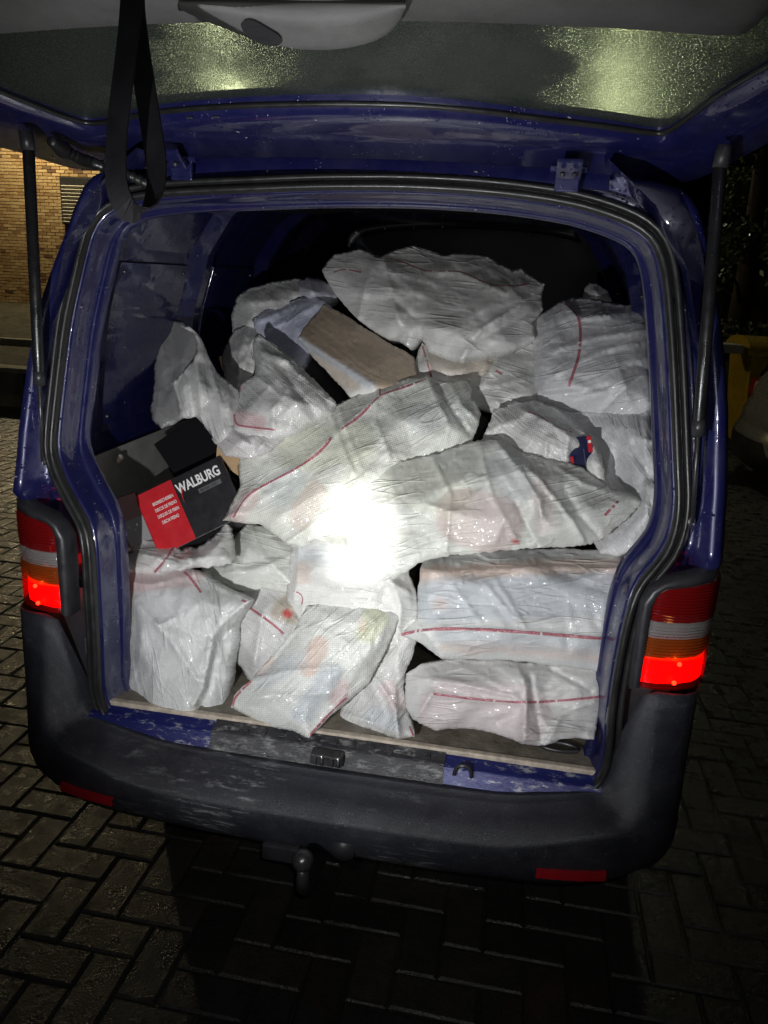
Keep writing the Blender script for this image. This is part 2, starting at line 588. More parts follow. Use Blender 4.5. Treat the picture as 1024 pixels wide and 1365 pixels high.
BOXRED = m_plain('red_carton', (0.50, 0.018, 0.025), 0.38, var=0.12, bump=0.06)
BOXBLUE = m_plain('navy_carton', (0.012, 0.014, 0.05), 0.35, var=0.2)
INK = mat('white_print', (0.80, 0.80, 0.78), 0.5)
INKGREY = mat('grey_print', (0.11, 0.11, 0.11), 0.5)
INKRED = mat('red_print', (0.55, 0.03, 0.04), 0.5)
REDREF = mat('red_reflector', (0.30, 0.008, 0.014), 0.3)
LENSRED = m_lens('lens_red', (0.26, 0.008, 0.009), 0.5, 0.08)
LENSCLEAR = m_lens('lens_clear', (0.42, 0.40, 0.40), 0.35, 0.08)
LENSAMBER = m_lens('lens_amber', (0.34, 0.075, 0.012), 0.5, 0.08)
LENSLIT = m_lens('lens_tail', (0.62, 0.010, 0.010), 0.35)
LAMPBACK = m_plain('lamp_reflector', (0.55, 0.55, 0.55), 0.25, metal=0.7)
LAMPLIT = mat('lamp_tail_glow', (0.5, 0.02, 0.02), 0.4, emit=(1.0, 0.012, 0.01), estr=3.2)
BULB = mat('lamp_bulb', (1, 0.5, 0.3), 0.4, emit=(1.0, 0.45, 0.12), estr=30)
CONCRETE = m_plain('concrete', (0.40, 0.38, 0.30), 0.8, var=0.3, scale=5, bump=0.5, bdist=0.01, bscale=40)
PALECONC = m_plain('pale_concrete', (0.42, 0.40, 0.34), 0.8, var=0.2, scale=5, bump=0.4)
MORTAR = m_plain('mortar', (0.11, 0.09, 0.06), 0.9)
SOIL = m_plain('soil', (0.06, 0.055, 0.035), 0.8, var=0.5, scale=4, bump=1.0, bdist=0.03, bscale=30)
GROUNDM = m_plain('wet_ground', (0.024, 0.024, 0.021), 0.35, var=0.5, scale=6, bump=0.6, bdist=0.01, bscale=60)
YELLOW = m_plain('bin_yellow', (0.50, 0.34, 0.02), 0.3, var=0.15, bump=0.1)
LEAF = m_leaf()
BARK = m_plain('bark', (0.05, 0.04, 0.03), 0.8, var=0.4, scale=8, bump=1.0, bdist=0.02, bscale=30)
CARPAINT = m_plain('silver_car_paint', (0.28, 0.28, 0.27), 0.25, var=0.04, bump=0.0, coat=0.7)
CARGLASS = mat('car_glass', (0.01, 0.012, 0.012), 0.06)
TYRE = m_plain('tyre', (0.02, 0.02, 0.02), 0.7)
POLE = m_plain('galvanised_pole', (0.25, 0.25, 0.25), 0.45, metal=0.7)

# ------------------------------------------------------------------ ground
g = mesh('ground', [(-90, -30, -0.0075), (90, -30, -0.0075), (90, 120, -0.0075), (-90, 120, -0.0075)], [(0, 1, 2, 3)], GROUNDM)
struct(g)
pave = bpy.data.objects.new('pavement', None)
COL.objects.link(pave)
struct(pave)
PWD = 0.113   # paver width, length is twice that
def paver_mesh(name, jit):
    rnd = random.Random(jit)
    L, W, c, d = PWD*2-0.006, PWD-0.006, 0.006, 0.06
    q = lambda a: a+rnd.uniform(-0.0018, 0.0018)
    top = [(q(-L/2+c), q(-W/2+c), 0), (q(L/2-c), q(-W/2+c), 0), (q(L/2-c), q(W/2-c), 0), (q(-L/2+c), q(W/2-c), 0)]
    mid = [(-L/2, -W/2, -0.005), (L/2, -W/2, -0.005), (L/2, W/2, -0.005), (-L/2, W/2, -0.005)]
    vs = top+mid+[(a, b, -d) for a, b, _ in mid]
    fs = [(0, 1, 2, 3)]
    for r in (0, 4):
        for k in range(4):
            j = (k+1) % 4
            fs.append((r+4+k, r+4+j, r+j, r+k))
    return vs, fs
PM = []
for k in range(5):
    vs, fs = paver_mesh('paver', k)
    me = bpy.data.meshes.new('paver')
    me.from_pydata(vs, [], fs)
    me.materials.append(PAVER)
    PM.append((me, vs, fs))
spots = []
for a in range(-90, 74):
    for b in range(-12, 100):
        k = (a-b) % 4
        if k == 0: x, y, r = (a+1)*PWD, (b+.5)*PWD, 0
        elif k == 3: x, y, r = (a+.5)*PWD, (b+1)*PWD, math.pi/2
        else: continue
        d = Vector((x, y, 0))-CAM
        zc = d.dot(FWD)
        if zc < 0.5: continue
        pu, pv = PW/2+FPX*d.dot(RIGHT)/zc, PH/2-FPX*d.dot(UP)/zc
        hid = (-0.88 < x < 0.90 and y > 0.30)
        vis = -60 < pu < 1084 and pv < 1430 and not hid and not (-0.93 < x < 0.93 and y > 0.55)
        spots.append((0 if vis else 1, zc, x, y, r))
spots.sort()
rv, rf = [], []
for n, (h, zc, x, y, r) in enumerate(spots):
    rnd = random.Random(n*17+3)
    me, vs, fs = PM[rnd.randrange(5)]
    tz, tx, ty = rnd.uniform(-0.003, 0.002), rnd.uniform(-0.012, 0.012), rnd.uniform(-0.012, 0.012)
    if h == 0 and n < 290:
        o = bpy.data.objects.new('paver', me)
        COL.objects.link(o)
        o.parent = pave
        o.location = (x, y, tz)
        o.rotation_euler = (tx, ty, r)
    else:
        if abs(x) < 0.8 and 0.8 < y < 4: continue
        R3 = Matrix.Translation((x, y, tz)) @ Matrix.Rotation(r, 4, 'Z') @ Matrix.Rotation(tx, 4, 'X') @ Matrix.Rotation(ty, 4, 'Y')
        o0 = len(rv)
        rv += [R3 @ Vector(v) for v in vs[:8]]
        rf += [tuple(o0+i for i in f) for f in fs[:5]]
o = mesh('far_pavers', rv, rf, PAVER, pave)
o['kind'] = 'stuff'

# ------------------------------------------------------------------ the van
van = thing('van', 'dark blue panel van with its tailgate raised and a load of sacks', 'van')
def Rz(z):
    return lerp(z, [.3, .56, 1.05, 1.25, 1.6, 1.95, 2.05], [-.02, 0, 0, .05, .11, .175, .2])
def onrear(u, v, off):
    y = .1
    for _ in range(25):
        p = aty(u, v, y)
        y = Rz(p.z)+off
    return p
# centre line of the rubber seal round the opening, clockwise from top centre
SEAL = [(512,245),(562,246),(662,252),(762,266),(824,285),(858,301),(877,320),(888,348),(894,388),(897,430),(900,470),(904,549),(907,628),(909,665),(906,700),(894,737),(872,763),(853,785),(839,830),(829,880),(819,940),(815,1000),(810,1028),(797,1052),(772,1064),
        (712,1060),(597,1047),(420,1022),(250,998),(165,980),(136,952),(127,920),(127,897),(125,838),(121,778),(119,735),(114,703),(99,677),(83,648),(71,620),(67,598),(69,568),(77,495),(85,427),(97,374),(107,330),(115,303),(128,283),(147,269),(172,261),(198,256),(250,252),(330,249),(425,245)]
SEAL.append(SEAL[0])
sp = resample(smoothline(SEAL, 2), 181)[:-1]
seal3 = [onrear(u, v, .05) for u, v in sp]
NS = len(seal3)
CX, CZ = 0.0, 1.22
snorm = []
for i in range(NS):
    a, b = seal3[i-2], seal3[(i+2) % NS]
    t = (b-a)
    nrm = Vector((t.z, 0, -t.x)).normalized()
    if nrm.dot(Vector((seal3[i].x-CX, 0, seal3[i].z-CZ))) < 0: nrm = -nrm
    snorm.append(nrm)
def ring(off, dy):
    return [Vector((p.x+n.x*off, p.y+dy, p.z+n.z*off)) for p, n in zip(seal3, snorm)]
def ringloft(name, specs, m, smooth=True, sel=None):
    rows = [ring(o, d) for o, d in specs]
    vs, fs = loft(rows, closed=True)
    return mesh(name, vs, fs, m, van, smooth)
# rubber profile: lip, groove, bulb
ringloft('door_seal', [(.024, .035), (.026, .004), (.018, -.006), (.011, -.002), (.009, .010), (.005, .010), (.003, -.008), (-.004, -.016), (-.012, -.012), (-.015, .002), (-.012, .02)], RUBBER)
# painted jamb inside the seal
ringloft('door_jamb', [(-.008, .012), (-.016, .012), (-.020, .020), (-.024, .05), (-.029, .080), (-.034, .086), (-.040, .088), (-.041, .13)], PAINT)
# outer body section
OUT = [(.93,.40),(.925,.62),(.918,.85),(.915,1.05),(.912,1.2),(.905,1.33),(.885,1.5),(.862,1.62),(.83,1.76),(.795,1.89),(.772,1.95),(.735,1.985),(.66,2.005),(.4,2.022),(0,2.03)]
OUTL = OUT+[(-x, z) for x, z in OUT[::-1][1:]]
def outer_hit(px, pz):
    dx, dz = px-CX, pz-CZ
    best = None
    for (x0, z0), (x1, z1) in zip(OUTL[:-1], OUTL[1:]):
        ex, ez = x1-x0, z1-z0
        den = dx*ez-dz*ex
        if abs(den) < 1e-9: continue
        t = ((x0-CX)*ez-(z0-CZ)*ex)/den
        s = ((x0-CX)*dz-(z0-CZ)*dx)/den
        if t > 0 and -1e-6 <= s <= 1+1e-6:
            if best is None or t < best: best = t
    return (CX+dx*best, CZ+dz*best) if best else None
skin_rows = []
for i in range(NS):
    p, n = seal3[i], snorm[i]
    if p.z < 0.505: continue
    h = outer_hit(p.x, p.z)
    if h is None or h[1] < .80: continue
    ox, oz = h
    D = Vector((ox-p.x, 0, oz-p.z))
    L = D.length
    D.normalize()
    top = max(0, (oz-1.9)/.13)
    Y = Rz(min(oz, 1.95))+lerp(oz, [.78, .80, 1.115, 1.15], [.075, .075, .075, 0])
    if oz < 1.13: ox -= math.copysign(.014, ox)
    def q(s, dy): return Vector((p.x+D.x*s, Y+dy, p.z+D.z*s))
    rt = [q(.02, .075), q(.03, .10), q(min(.05, L*.6), .10), q(L*.75, .085), q(L*.9, .09), q(L*.97, .11), q(L, .16), q(L+.012, .40)]
    rs = [q(.020, .072), q(.028, .085), q(max(.03, L-.068), .085), q(max(.034, L-.052), .020), q(max(.038, L-.03), .012), q(max(.044, L-.010), .045), q(L, .11), q(L+.004, .40)]
    kt = min(1, max(0, (oz-1.62)/.30))
    kt = kt*kt*(3-2*kt)
    r = [a_.lerp(b_, kt) for a_, b_ in zip(rs, rt)]
    far = r[-1].copy()
    far.y = 4.6
    r.append(far)
    skin_rows.append((p, r))
# order rows from lower left round over the top to lower right
ang = lambda p: math.atan2(p.x-CX, -(p.z-0.2)) 
skin_rows.sort(key=lambda t: math.atan2(t[0].x, t[0].z-1.22))
rows = [r for _, r in skin_rows]
vs, fs = loft(rows)
nrow = len(rows[0])
skin = mesh('body_skin', vs, fs, PAINT, van, True)
skin.data.materials.append(BUMPER)
for poly in skin.data.polygons:
    c = sum((skin.data.vertices[i].co for i in poly.vertices), Vector())/len(poly.vertices)
    if c.z < 0.842: poly.material_index = 1
    if c.z < 1.16 and abs(c.x) < 0.775: poly.material_index = 1
# roof sheet, underside and front so that the body is closed
roof = [(-.772, 1.95), (-.735, 1.985), (-.66, 2.005), (-.4, 2.022), (0, 2.03), (.4, 2.022), (.66, 2.005), (.735, 1.985), (.772, 1.95)]
vs, fs = loft([[(x, y, z+0.06*min(1, (y-.3)/2.0)) for x, z in roof] for y in (.42, 1.2, 2.2, 3.4)])
mesh('roof', vs, fs, PAINT, van, True)
vs, fs = loft([[(-.9, y, .40), (-.6, y, .36), (.6, y, .36), (.9, y, .40)] for y in (.06, 1.5, 4.5)])
mesh('underbody', vs, fs, BLACK, van)
for s_ in (-1, 1):
    vs, fs = loft([[(s_*x, y, z) for x, z in ((.914, .86), (.922, .60), (.923, .45), (.90, .36), (.84, .33))] for y in (.22, 1.5, 3.0, 4.6)])
    mesh('side_sill', vs, fs, PAINT, van, True)
# cab nose, closed lump far out of sight behind the load
nose = [(y, z) for y, z in ((3.4, 2.06), (4.0, 1.45), (4.6, 1.2), (4.95, 1.0), (5.0, .6), (4.9, .35))]
vs, fs = loft([[(x*(1-.02*k), y, z) for x in (-.90, -.7, 0, .7, .90)] for k, (y, z) in enumerate(nose)])
mesh('nose', vs, fs, PAINT, van, True)
# wheels
def wheel(x, y):
    s = 1 if x > 0 else -1
    bm = bmesh.new()
    prof = [(.18, -.10), (.30, -.105), (.325, -.085), (.33, -.03), (.33, .03), (.325, .085), (.30, .105), (.18, .10)]
    n = 28
    rings = [[bm.verts.new((x+w, y+r*math.cos(k*2*math.pi/n), .33+r*math.sin(k*2*math.pi/n))) for k in range(n)] for r, w in prof]
    for a, b in zip(rings[:-1], rings[1:]):
        for k in range(n): bm.faces.new((a[k], a[(k+1) % n], b[(k+1) % n], b[k]))
    w = bmobj('wheel', bm, TYRE, van, True)
    bm = bmesh.new()
    for k in range(6):
        a = k*math.pi/3
        box_bm(.02, .05, .15, (x+s*.085, y+.1*math.cos(a+math.pi/2), .33+.1*math.sin(a+math.pi/2)), .006, bm, Matrix.Rotation(a, 3, 'X'))
    tube([(x-s*.06, y, .33), (x+s*.08, y, .33)], .07, 14, bm)
    bmobj('rim', bm, METAL, w)
for x, y in ((-.80, .95), (.80, .95), (-.80, 3.95), (.80, 3.95)): wheel(x, y)

# --- load space
WL = .845
def wallx(z): return lerp(z, [.5, 1.25, 1.6, 1.8, 1.95, 2.05], [.80, .845, .80, .74, .64, .50])
def inner_wall(s):
    rows = []
    zs = [.55, .8, 1.0, 1.19, 1.21, 1.26, 1.30, 1.4, 1.6, 1.72, 1.75, 1.80, 1.88, 1.93, 2.02]
    ys = [.13, .30, .42, .45, .60, .84, .87, .95, 1.0, 1.10, 1.14, 1.30, 1.5, 1.54, 1.62, 1.66, 1.9, 2.2]
    for y in ys:
        r = []
        for z in zs:
            x = wallx(z)
            pan = 1.28 < z < 1.74 and (.44 < y < .85 or 1.12 < y < 1.52)
            rib = .94 < y < 1.02 and z > 1.22 or 1.60 < y < 1.68 and z > 1.22
            r.append((s*(x+(.022 if pan else 0)-(.035 if rib else 0)), y, z+.03*(y-.16)/2))
        rows.append(r)
    vs, fs = loft(rows)
    return mesh('inner_side_panel', vs, fs, PAINT, van, False)
for s in (-1, 1):
    inner_wall(s)
vs, fs = loft([[(s*.66, y, 1.945+.05*(y-.2)/2), (s*.3, y, 1.965+.05*(y-.2)/2)] + [] for y in (.20, 1.2, 2.2)] ) if False else loft([[(x, y, z+.13*(y-.2)/2) for x, z in ((-.66, 1.915), (-.3, 1.945), (.3, 1.945), (.66, 1.915))] for y in (.26, 1.0, 2.25)])
mesh('headlining', vs, fs, BLACK, van, True)
mesh('load_floor', *loft([[(x, y, .565) for x in (-.80, .80)] for y in (.085, 1.2, 2.25)]), FLOORM, van)
bm = box_bm(1.42, .020, .016, (0, .078, .560), .004)
bmobj('floor_edge', bm, WOODEDGE, van)
# bulkhead with its arched window and row of rivets
vs, fs = loft([[(-.84, 2.2, z), (.84, 2.2, z)] for z in (.55, 1.45)])
mesh('bulkhead', vs, fs, BLACK, van)
arch = [(465,330),(472,312),(500,303),(560,298),(640,298),(720,304),(770,314),(800,330)]
a3 = [aty(u, v, 2.18) for u, v in smoothline(arch, 2)]
bm = tube(a3, .022, 8)
bmobj('bulkhead_frame', bm, BLACK, van, True)
pane = [aty(u, v+4, 2.20) for u, v in smoothline(arch, 2)]
pane += [Vector((pane[-1].x, 2.2, 1.46)), Vector((pane[0].x, 2.2, 1.46))]
mesh('bulkhead_window', pane, [tuple(range(len(pane)))], mat('bulkhead_glass', (.008, .009, .012), .35, spec=.05), van)
for u, v in ((475,310),(513,305),(552,304),(590,303),(631,304),(671,308),(710,313),(750,319)):
    p = aty(u, v, 2.155)
    bm = bmesh.new()
    bmesh.ops.create_uvsphere(bm, u_segments=8, v_segments=6, radius=.006, matrix=Matrix.Translation(p))
    bmobj('rivet', bm, METAL, van, True)
# seat backs seen behind the glass
for x in (-.05, .5):
    bm = box_bm(.46, .16, .6, (x, 2.55, 1.55), .06)
    bmobj('cab_seat', bm, BLACK, van, True)
# grey lower side lining with its torn edge, left, and its twin
def lining(s):
    ys = np.linspace(.20, 2.1, 24)
    top = [Vector((s*(wallx(1.2)-.022), y, 1.205+.03*(y-.16)/2)) for y in ys]
    bot = [Vector((s*(.80-.022), y, .57)) for y in ys]
    vs, fs = loft([top, bot])
    n = len(ys)
    vs += [Vector((v.x+s*.006, v.y, v.z)) for v in vs]
    fs += [tuple(i+2*n for i in f[::-1]) for f in fs]
    for k in range(n-1): fs.append((k, k+1, 2*n+k+1, 2*n+k))
    return mesh('side_lining', vs, fs, GREYTRIM, van)
lining(-1); lining(1)
# flat sheet panels set into the load space sides
for s_ in (-1, 1):
    for y0, y1 in ((.40, .86), (1.08, 1.52)):
        ys_, zs_ = np.linspace(y0, y1, 7), np.linspace(1.285, 1.76, 8)
        rows = [[Vector((s_*(wallx(z)-.012), y, z+.03*(y-.16)/2)) for z in zs_] for y in ys_]
        vs, fs = loft(rows)
        n0_ = len(vs)
        rim = [k for k in range(8)]+[i_*8+7 for i_ in range(1, 7)]+[6*8+k for k in range(6, -1, -1)]+[i_*8 for i_ in range(5, 0, -1)]
        c0_ = sum(vs, Vector())/n0_
        vs += [vs[k]+(vs[k]-c0_).normalized()*.006+Vector((s_*.012, 0, 0)) for k in rim]
        for q_ in range(len(rim)):
            r2 = (q_+1) % len(rim)
            fs.append((rim[q_], rim[r2], n0_+r2, n0_+q_))
        pn = mesh('sheet_panel', vs, fs, PAINT, van, False)
        for yy, zz in ((y0+.03, 1.31), (y1-.03, 1.31), (y0+.03, 1.735), (y1-.03, 1.735)):
            bm = bmesh.new()
            bmesh.ops.create_uvsphere(bm, u_segments=8, v_segments=6, radius=.006, matrix=Matrix.Translation((s_*(wallx(zz)-.013), yy, zz+.03*(yy-.16)/2)))
            bmobj('rivet', bm, DARKMETAL, pn, True)

# --- sill, latch
sp_l = [(-.66, .53), (-.60, .50)]
def sill_piece(name, x0, x1, m, zo=0.0):
    prof = [(.090, .556), (.070, .556), (.064, .548), (.040, .545), (.030, .538), (.022, .512), (.012, .500), (.004, .480)]
    n = max(2, int((x1-x0)/.03))
    rows = [[(x, y-zo*.6, z+zo) for y, z in prof] for x in np.linspace(x0, x1, n)]
    vs, fs = loft(rows)
    k = len(prof)
    return mesh(name, vs, fs, m, van, True)
sill_piece('sill', -.70, .71, SILLBLUE)
sill_piece('sill_cover', -.335, .305, SILLB, .004)
for x in np.linspace(-.29, .26, 12):
    bm = box_bm(.010, .030, .004, (x, .0535, .5535), .001)
    bmobj('sill_rib', bm, SILLB, van)
bm = box_bm(.085, .035, .030, (-.003, .006, .533), .004)
latch = bmobj('latch', bm, DARKMETAL, van)
bm = tube([(-.03, -.014, .522), (-.03, -.016, .547), (-.012, -.018, .552), (-.012, -.014, .522)], .004, 8)
bmobj('latch_claw', bm, METAL, latch, True)
bm = tube([(.015, -.014, .522), (.015, -.016, .547), (.032, -.018, .552), (.032, -.014, .522)], .004, 8)
bmobj('latch_claw', bm, METAL, latch, True)
lr = tube([Vector((.355+.022*math.cos(a), .018, .535+.026*math.sin(a))) for a in np.linspace(-.2, math.pi+.2, 10)], .005, 8)
bmobj('lashing_ring', lr, DARKMETAL, van, True)
tube_l = tube([Vector((.60+.05*math.cos(a), .15+.02*math.sin(a), .573)) for a in np.linspace(0, 2*math.pi, 18)], .006, 6)
bmobj('lashing_ring', tube_l, DARKMETAL, van, True)

# --- bumper
half = [(0, -.128), (.2, -.126), (.4, -.120), (.556, -.110), (.66, -.096), (.74, -.077), (.81, -.048), (.868, -.008), (.905, .05), (.925, .15), (.930, .30), (.932, .55)]
pl = [(-x, y) for x, y in half[::-1][:-1]]+half
pl = resample(smoothline(pl, 1), 90)
prof = [(-.170, .500), (-.128, .502), (-.119, .505), (-.113, .503), (-.109, .494), (-.098, .496), (-.094, .490), (-.050, .482), (-.022, .464), (-.005, .4485), (0, .4425), (.0022, .434), (-.001, .39), (-.008, .355), (-.022, .330), (-.05, .320), (-.10, .315)]
prof2 = [(-.085, .843), (-.066, .843), (-.060, .80), (-.054, .76), (-.047, .72), (-.040, .68), (-.032, .63), (-.023, .58), (-.014, .54), (-.006, .51), (0, .48), (.002, .45), (0, .41), (-.008, .365), (-.022, .335), (-.05, .322), (-.10, .317)]
rows = []
for i, (x, y) in enumerate(pl):
    a, b = pl[max(i-1, 0)], pl[min(i+1, len(pl)-1)]
    t = Vector((b[0]-a[0], b[1]-a[1])).normalized()
    nrm = Vector((t.y, -t.x))
    kr = min(1, max(0, (abs(x)-.42)/.34))
    kr = kr*kr*(3-2*kr)
    kb = min(1, max(0, (abs(x)-.60)/.30))**1.5
    row = []
    kc = min(1, max(0, (abs(x)-.752)/.05))
    kc = kc*kc*(3-2*kc)
    for (o, z), (o2, z2) in zip(prof, prof2):
        up = lerp(z, [.315, .36, .40, .44, .49, .505], [0, 0, .02, .058, .038, .03])*kr+lerp(z, [.315, .39], [.055, 0])*kb
        z += up
        if abs(x) > .70:
            z2 += lerp(z2, [.315, .39], [.055, 0])*kb
            if o2 < 0 and z2 > .45: o2 *= 1-.9*min(1, max(0, abs(nrm.x)-.35)/.5)
            o, z = o*(1-kc)+o2*kc, z*(1-kc)+z2*kc
        row.append((x+nrm.x*o, y+nrm.y*o, z))
    rows.append(row)
vs, fs = loft(rows)
bump = mesh('bumper', vs, fs, BUMPER, van, True)
for s in (-1, 1):
    pts = []
    for f in (0, 1):
        rr = []
        for x, y in ((.556, -.108), (.60, -.104), (.66, -.095), (.725, -.080)):
            rr.append(Vector((s*x, y-.009, .390-f*.020)))
        pts.append(rr)
    front = pts
    vs, fs = loft([[p+Vector((0, .03, .004)) for p in pts[0]], pts[0], pts[1], [p+Vector((0, .03, -.004)) for p in pts[1]]])
    mesh('bumper_reflector', vs, fs, REDREF, van)

# --- tow bar
tb = bmesh.new()
bmesh.ops.create_uvsphere(tb, u_segments=20, v_segments=14, radius=.027, matrix=Matrix.Translation((-.004, -.209, .386)))
tube([(-.004, -.209, .37), (-.004, -.209, .33), (-.004, -.19, .29), (-.004, -.12, .265), (-.004, .1, .265)], [.014, .016, .022, .024, .026], 12, tb)
bmobj('tow_ball', tb, DARKMETAL, van, True)
bm = box_bm(.10, .05, .05, (-.085, -.11, .325), .008)
bmobj('tow_socket', bm, BLACK, van)
bm = tube([(.075, -.125, .36), (.075, -.10, .36)], .032, 14)
bmobj('tow_socket_cap', bm, BLACK, van, True)

# --- rear lamps
def lamp(s):
    root = bpy.data.objects.new('rear_lamp', None)
    COL.objects.link(root)
    root.parent = van
    def pos(f, z, d=0.0):
        x = lerp(f, [0, .25, .5, .75, .9, 1.0, 1.12], [.753, .795, .84, .880, .900, .912, .921])
        y = lerp(f, [0, .25, .5, .75, .9, 1.0, 1.12], [.018, .018, .028, .050, .072, .095, .17])
        return Vector((s*x, y+d, z))
    def ztop(f):
        return lerp(f, [0, .06, .15, .3, .6, 1.0, 1.12], [1.055, 1.085, 1.098, 1.104, 1.112, 1.120, 1.124])
    def zbot(f): return .845
    fsx = [0, .03, .08, .15, .25, .37, .5, .62, .75, .85, .92, 1.0, 1.06, 1.12]
    bands = [('tail_lens', LENSLIT, .845, .921), ('indicator_lens', LENSAMBER, .921, .977), ('reverse_lens', LENSCLEAR, .977, 1.018), ('brake_lens', LENSRED, 1.018, 9)]
    for nm, mm, z0, z1 in bands:
        rows = []
        for f in fsx:
            zt = min(z1, ztop(f))
            edge = .008*max(0, 1-f/.06)
            rows.append([pos(f, z0, edge)]+[pos(f, z0+(zt-z0)*k/4, edge-.003) for k in (1, 2, 3)]+[pos(f, zt, edge)])
        vs, fs = loft(rows)
        mesh(nm, vs, fs, mm, root, True)
    # reflector shell behind the lenses, the tail chamber glowing
    for nm, mm, z0, z1 in (('tail_chamber', LAMPLIT, .850, .918), ('lamp_shell', LAMPBACK, .918, 9)):
        rows = []
        for f in fsx[1:]:
            zt = min(z1, ztop(f)-.004)
            rows.append([pos(f, z0+(zt-z0)*k/6, .022) for k in range(7)])
        vs, fs = loft(rows)
        mesh(nm, vs, fs, mm, root, True)
    for f, z, r in ((.50, .907, .0055), (.47, .858, .0055)):
        bm = bmesh.new()
        bmesh.ops.create_uvsphere(bm, u_segments=12, v_segments=8, radius=r, matrix=Matrix.Translation(pos(f, z, .012)))
        bmobj('bulb', bm, BULB, root, True)
    # black surround on the inner side
    rows = []
    for z, f0 in ((.835, -.13), (.88, -.14), (.95, -.15), (1.02, -.16), (1.06, -.15), (1.09, -.05), (1.115, .12), (1.13, .4), (1.142, .8), (1.15, 1.1)):
        x0 = .753+f0*.16 if f0 < 0 else pos(f0, z).x*s
        rows.append((z, x0))
    inner = [pos(0, .845), pos(0, .9), pos(0, .95), pos(0, 1.02), pos(0, 1.055), pos(.06, 1.087), pos(.15, 1.10), pos(.4, 1.107), pos(.8, 1.116), pos(1.1, 1.124)]
    outerl = [Vector((s*x0, lerp(x0, [.70, .75, .84, .90, .925], [.03, .02, .03, .07, .16]), z)) for z, x0 in rows]
    mid = [a.lerp(b, .5)+Vector((0, -.003, 0)) for a, b in zip(inner, outerl)]
    vs, fs = loft([[p+Vector((0, .03, 0)) for p in inner], [p+Vector((0, -.001, 0)) for p in inner], mid, outerl, [p+Vector((0, .05, 0)) for p in outerl]])
    mesh('lamp_surround', vs, fs, BLACK, root, True)
lamp(-1); lamp(1)
# dark trim on the lower pillars between seal and bumper corner
for s_ in (-1, 1):
    vs, fs = loft([[(s_*.700, .070, z), (s_*.722, .078, z), (s_*.76, .080, z), (s_*.80, .072, z), (s_*.84, .085, z)] for z in np.linspace(.50, .90, 7)])
    mesh('pillar_trim', vs, fs, BLACK, van, True)
# striker plates low on the pillars
for s in (-1, 1):
    bm = box_bm(.020, .014, .052, (s*.705, .062, .735), .005)
    bmobj('pillar_buffer', bm, METAL, van)
    bm = tube([(s*.80, .13, 1.24), (s*.828, .098, 1.243)], .011, 10)
    bmobj('strut_ball_joint', bm, METAL, van, True)

# --- tailgate, raised
gate = bpy.data.objects.new('tailgate', None)
COL.objects.link(gate)
gate.parent = van
SL = .115
GN = Vector((0, SL, 1)).normalized()
def gplane(u, v, dz=0.0):
    P0 = Vector((0, .07, 2.082+dz))
    return onplane(u, v, GN, GN.dot(P0))
GIN = [(-330,-20),(-150,55),(0,115),(50,135),(95,153),(125,160),(160,153),(215,141),(350,132),(510,131),(612,137),(712,150),(812,162),(862,170),(887,172),(912,155),(962,115),(1022,80),(1120,20),(1260,-70)]
GMID = [(-400,60),(-200,105),(0,150),(50,168),(95,183),(125,190),(160,186),(215,178),(350,175),(510,177),(612,183),(712,192),(812,203),(862,210),(900,212),(945,200),(985,170),(1040,130),(1150,75),(1320,-10)]
GOUT = [(-520,90),(-250,140),(0,196),(40,207),(75,219),(110,228),(150,226),(215,213),(350,209),(510,212),(612,216),(712,222),(812,233),(862,240),(912,246),(960,226),(1010,198),(1060,172),(1180,110),(1380,10)]
NB = 120
gi = resample(smoothline(GIN, 2), NB)
# match the three curves by index of their control points
def smp(L): 
    P = smoothline(L, 2)
    t = np.linspace(0, len(P)-1, NB)
    return np.stack([np.interp(t, np.arange(len(P)), P[:, k]) for k in (0, 1)], 1)
ci, cm, co = smp(GIN), smp(GMID), smp(GOUT)
RI = [gplane(u, v, 0) for u, v in ci]
RI2 = [p+Vector((0, .0, -.014)) for p in RI]
RM = [gplane(u, v, -.030) for u, v in cm]
RMa = [a.lerp(b, .45)+Vector((0, 0, -.012)) for a, b in zip(RI2, RM)]
RMb = [p+Vector((0, .004, -.002)) for p in RM]
ROa = [gplane(u, v, -.058) for u, v in co]
RMc = [a.lerp(b, .5)+Vector((0, 0, .018)) for a, b in zip(RMb, ROa)]
ROb = [p+Vector((0, .012, .012)) for p in ROa]
ROc = [p+Vector((0, .03, .09)) for p in ROa]
RIt = [p+Vector((0, 0, .03)) for p in RI]
vs, fs = loft([RIt, RI, RI2, RMa, RM, RMb, RMc, ROa, ROb, ROc, RIt])
mesh('tailgate_frame', vs, fs, PAINT, gate, True)
# glass bead and pane
bm = tube([p+Vector((0, 0, -.010)) for p in RI], .006, 6)
bmobj('glass_bead', bm, RUBBER, gate, True)
TRIM = [(-330,60),(-150,52),(0,40),(120,31),(240,25),(400,22),(560,22),(720,27),(860,34),(985,45),(1010,24),(1060,-20),(1150,-110)]
xs = np.linspace(-.80, .80, 33)
def plz(y, dz=0): return 2.082+SL*(.07-y)+dz
vs, fs = loft([[(x, y, plz(y, -.002+.010*(1-(x/.8)**2))) for x in xs] for y in np.linspace(.14, -.52, 14)])
mesh('rear_window', vs, fs, GLASS, gate, True)
tr = [gplane(u, v, -.012) for u, v in smoothline(TRIM, 2)]
rows = [[p+Vector((0, .004, .018)) for p in tr], tr, [p+Vector((0, -.008, -.008)) for p in tr]]
for k in range(1, 7):
    rows.append([Vector((p.x*(1-.01*k), p.y-.008+(-1.0-p.y)*k/6, plz(p.y-.008+(-1.0-p.y)*k/6, -.022))) for p in tr])
vs, fs = loft(rows)
mesh('tailgate_trim', vs, fs, TAILTRIM, gate, True)
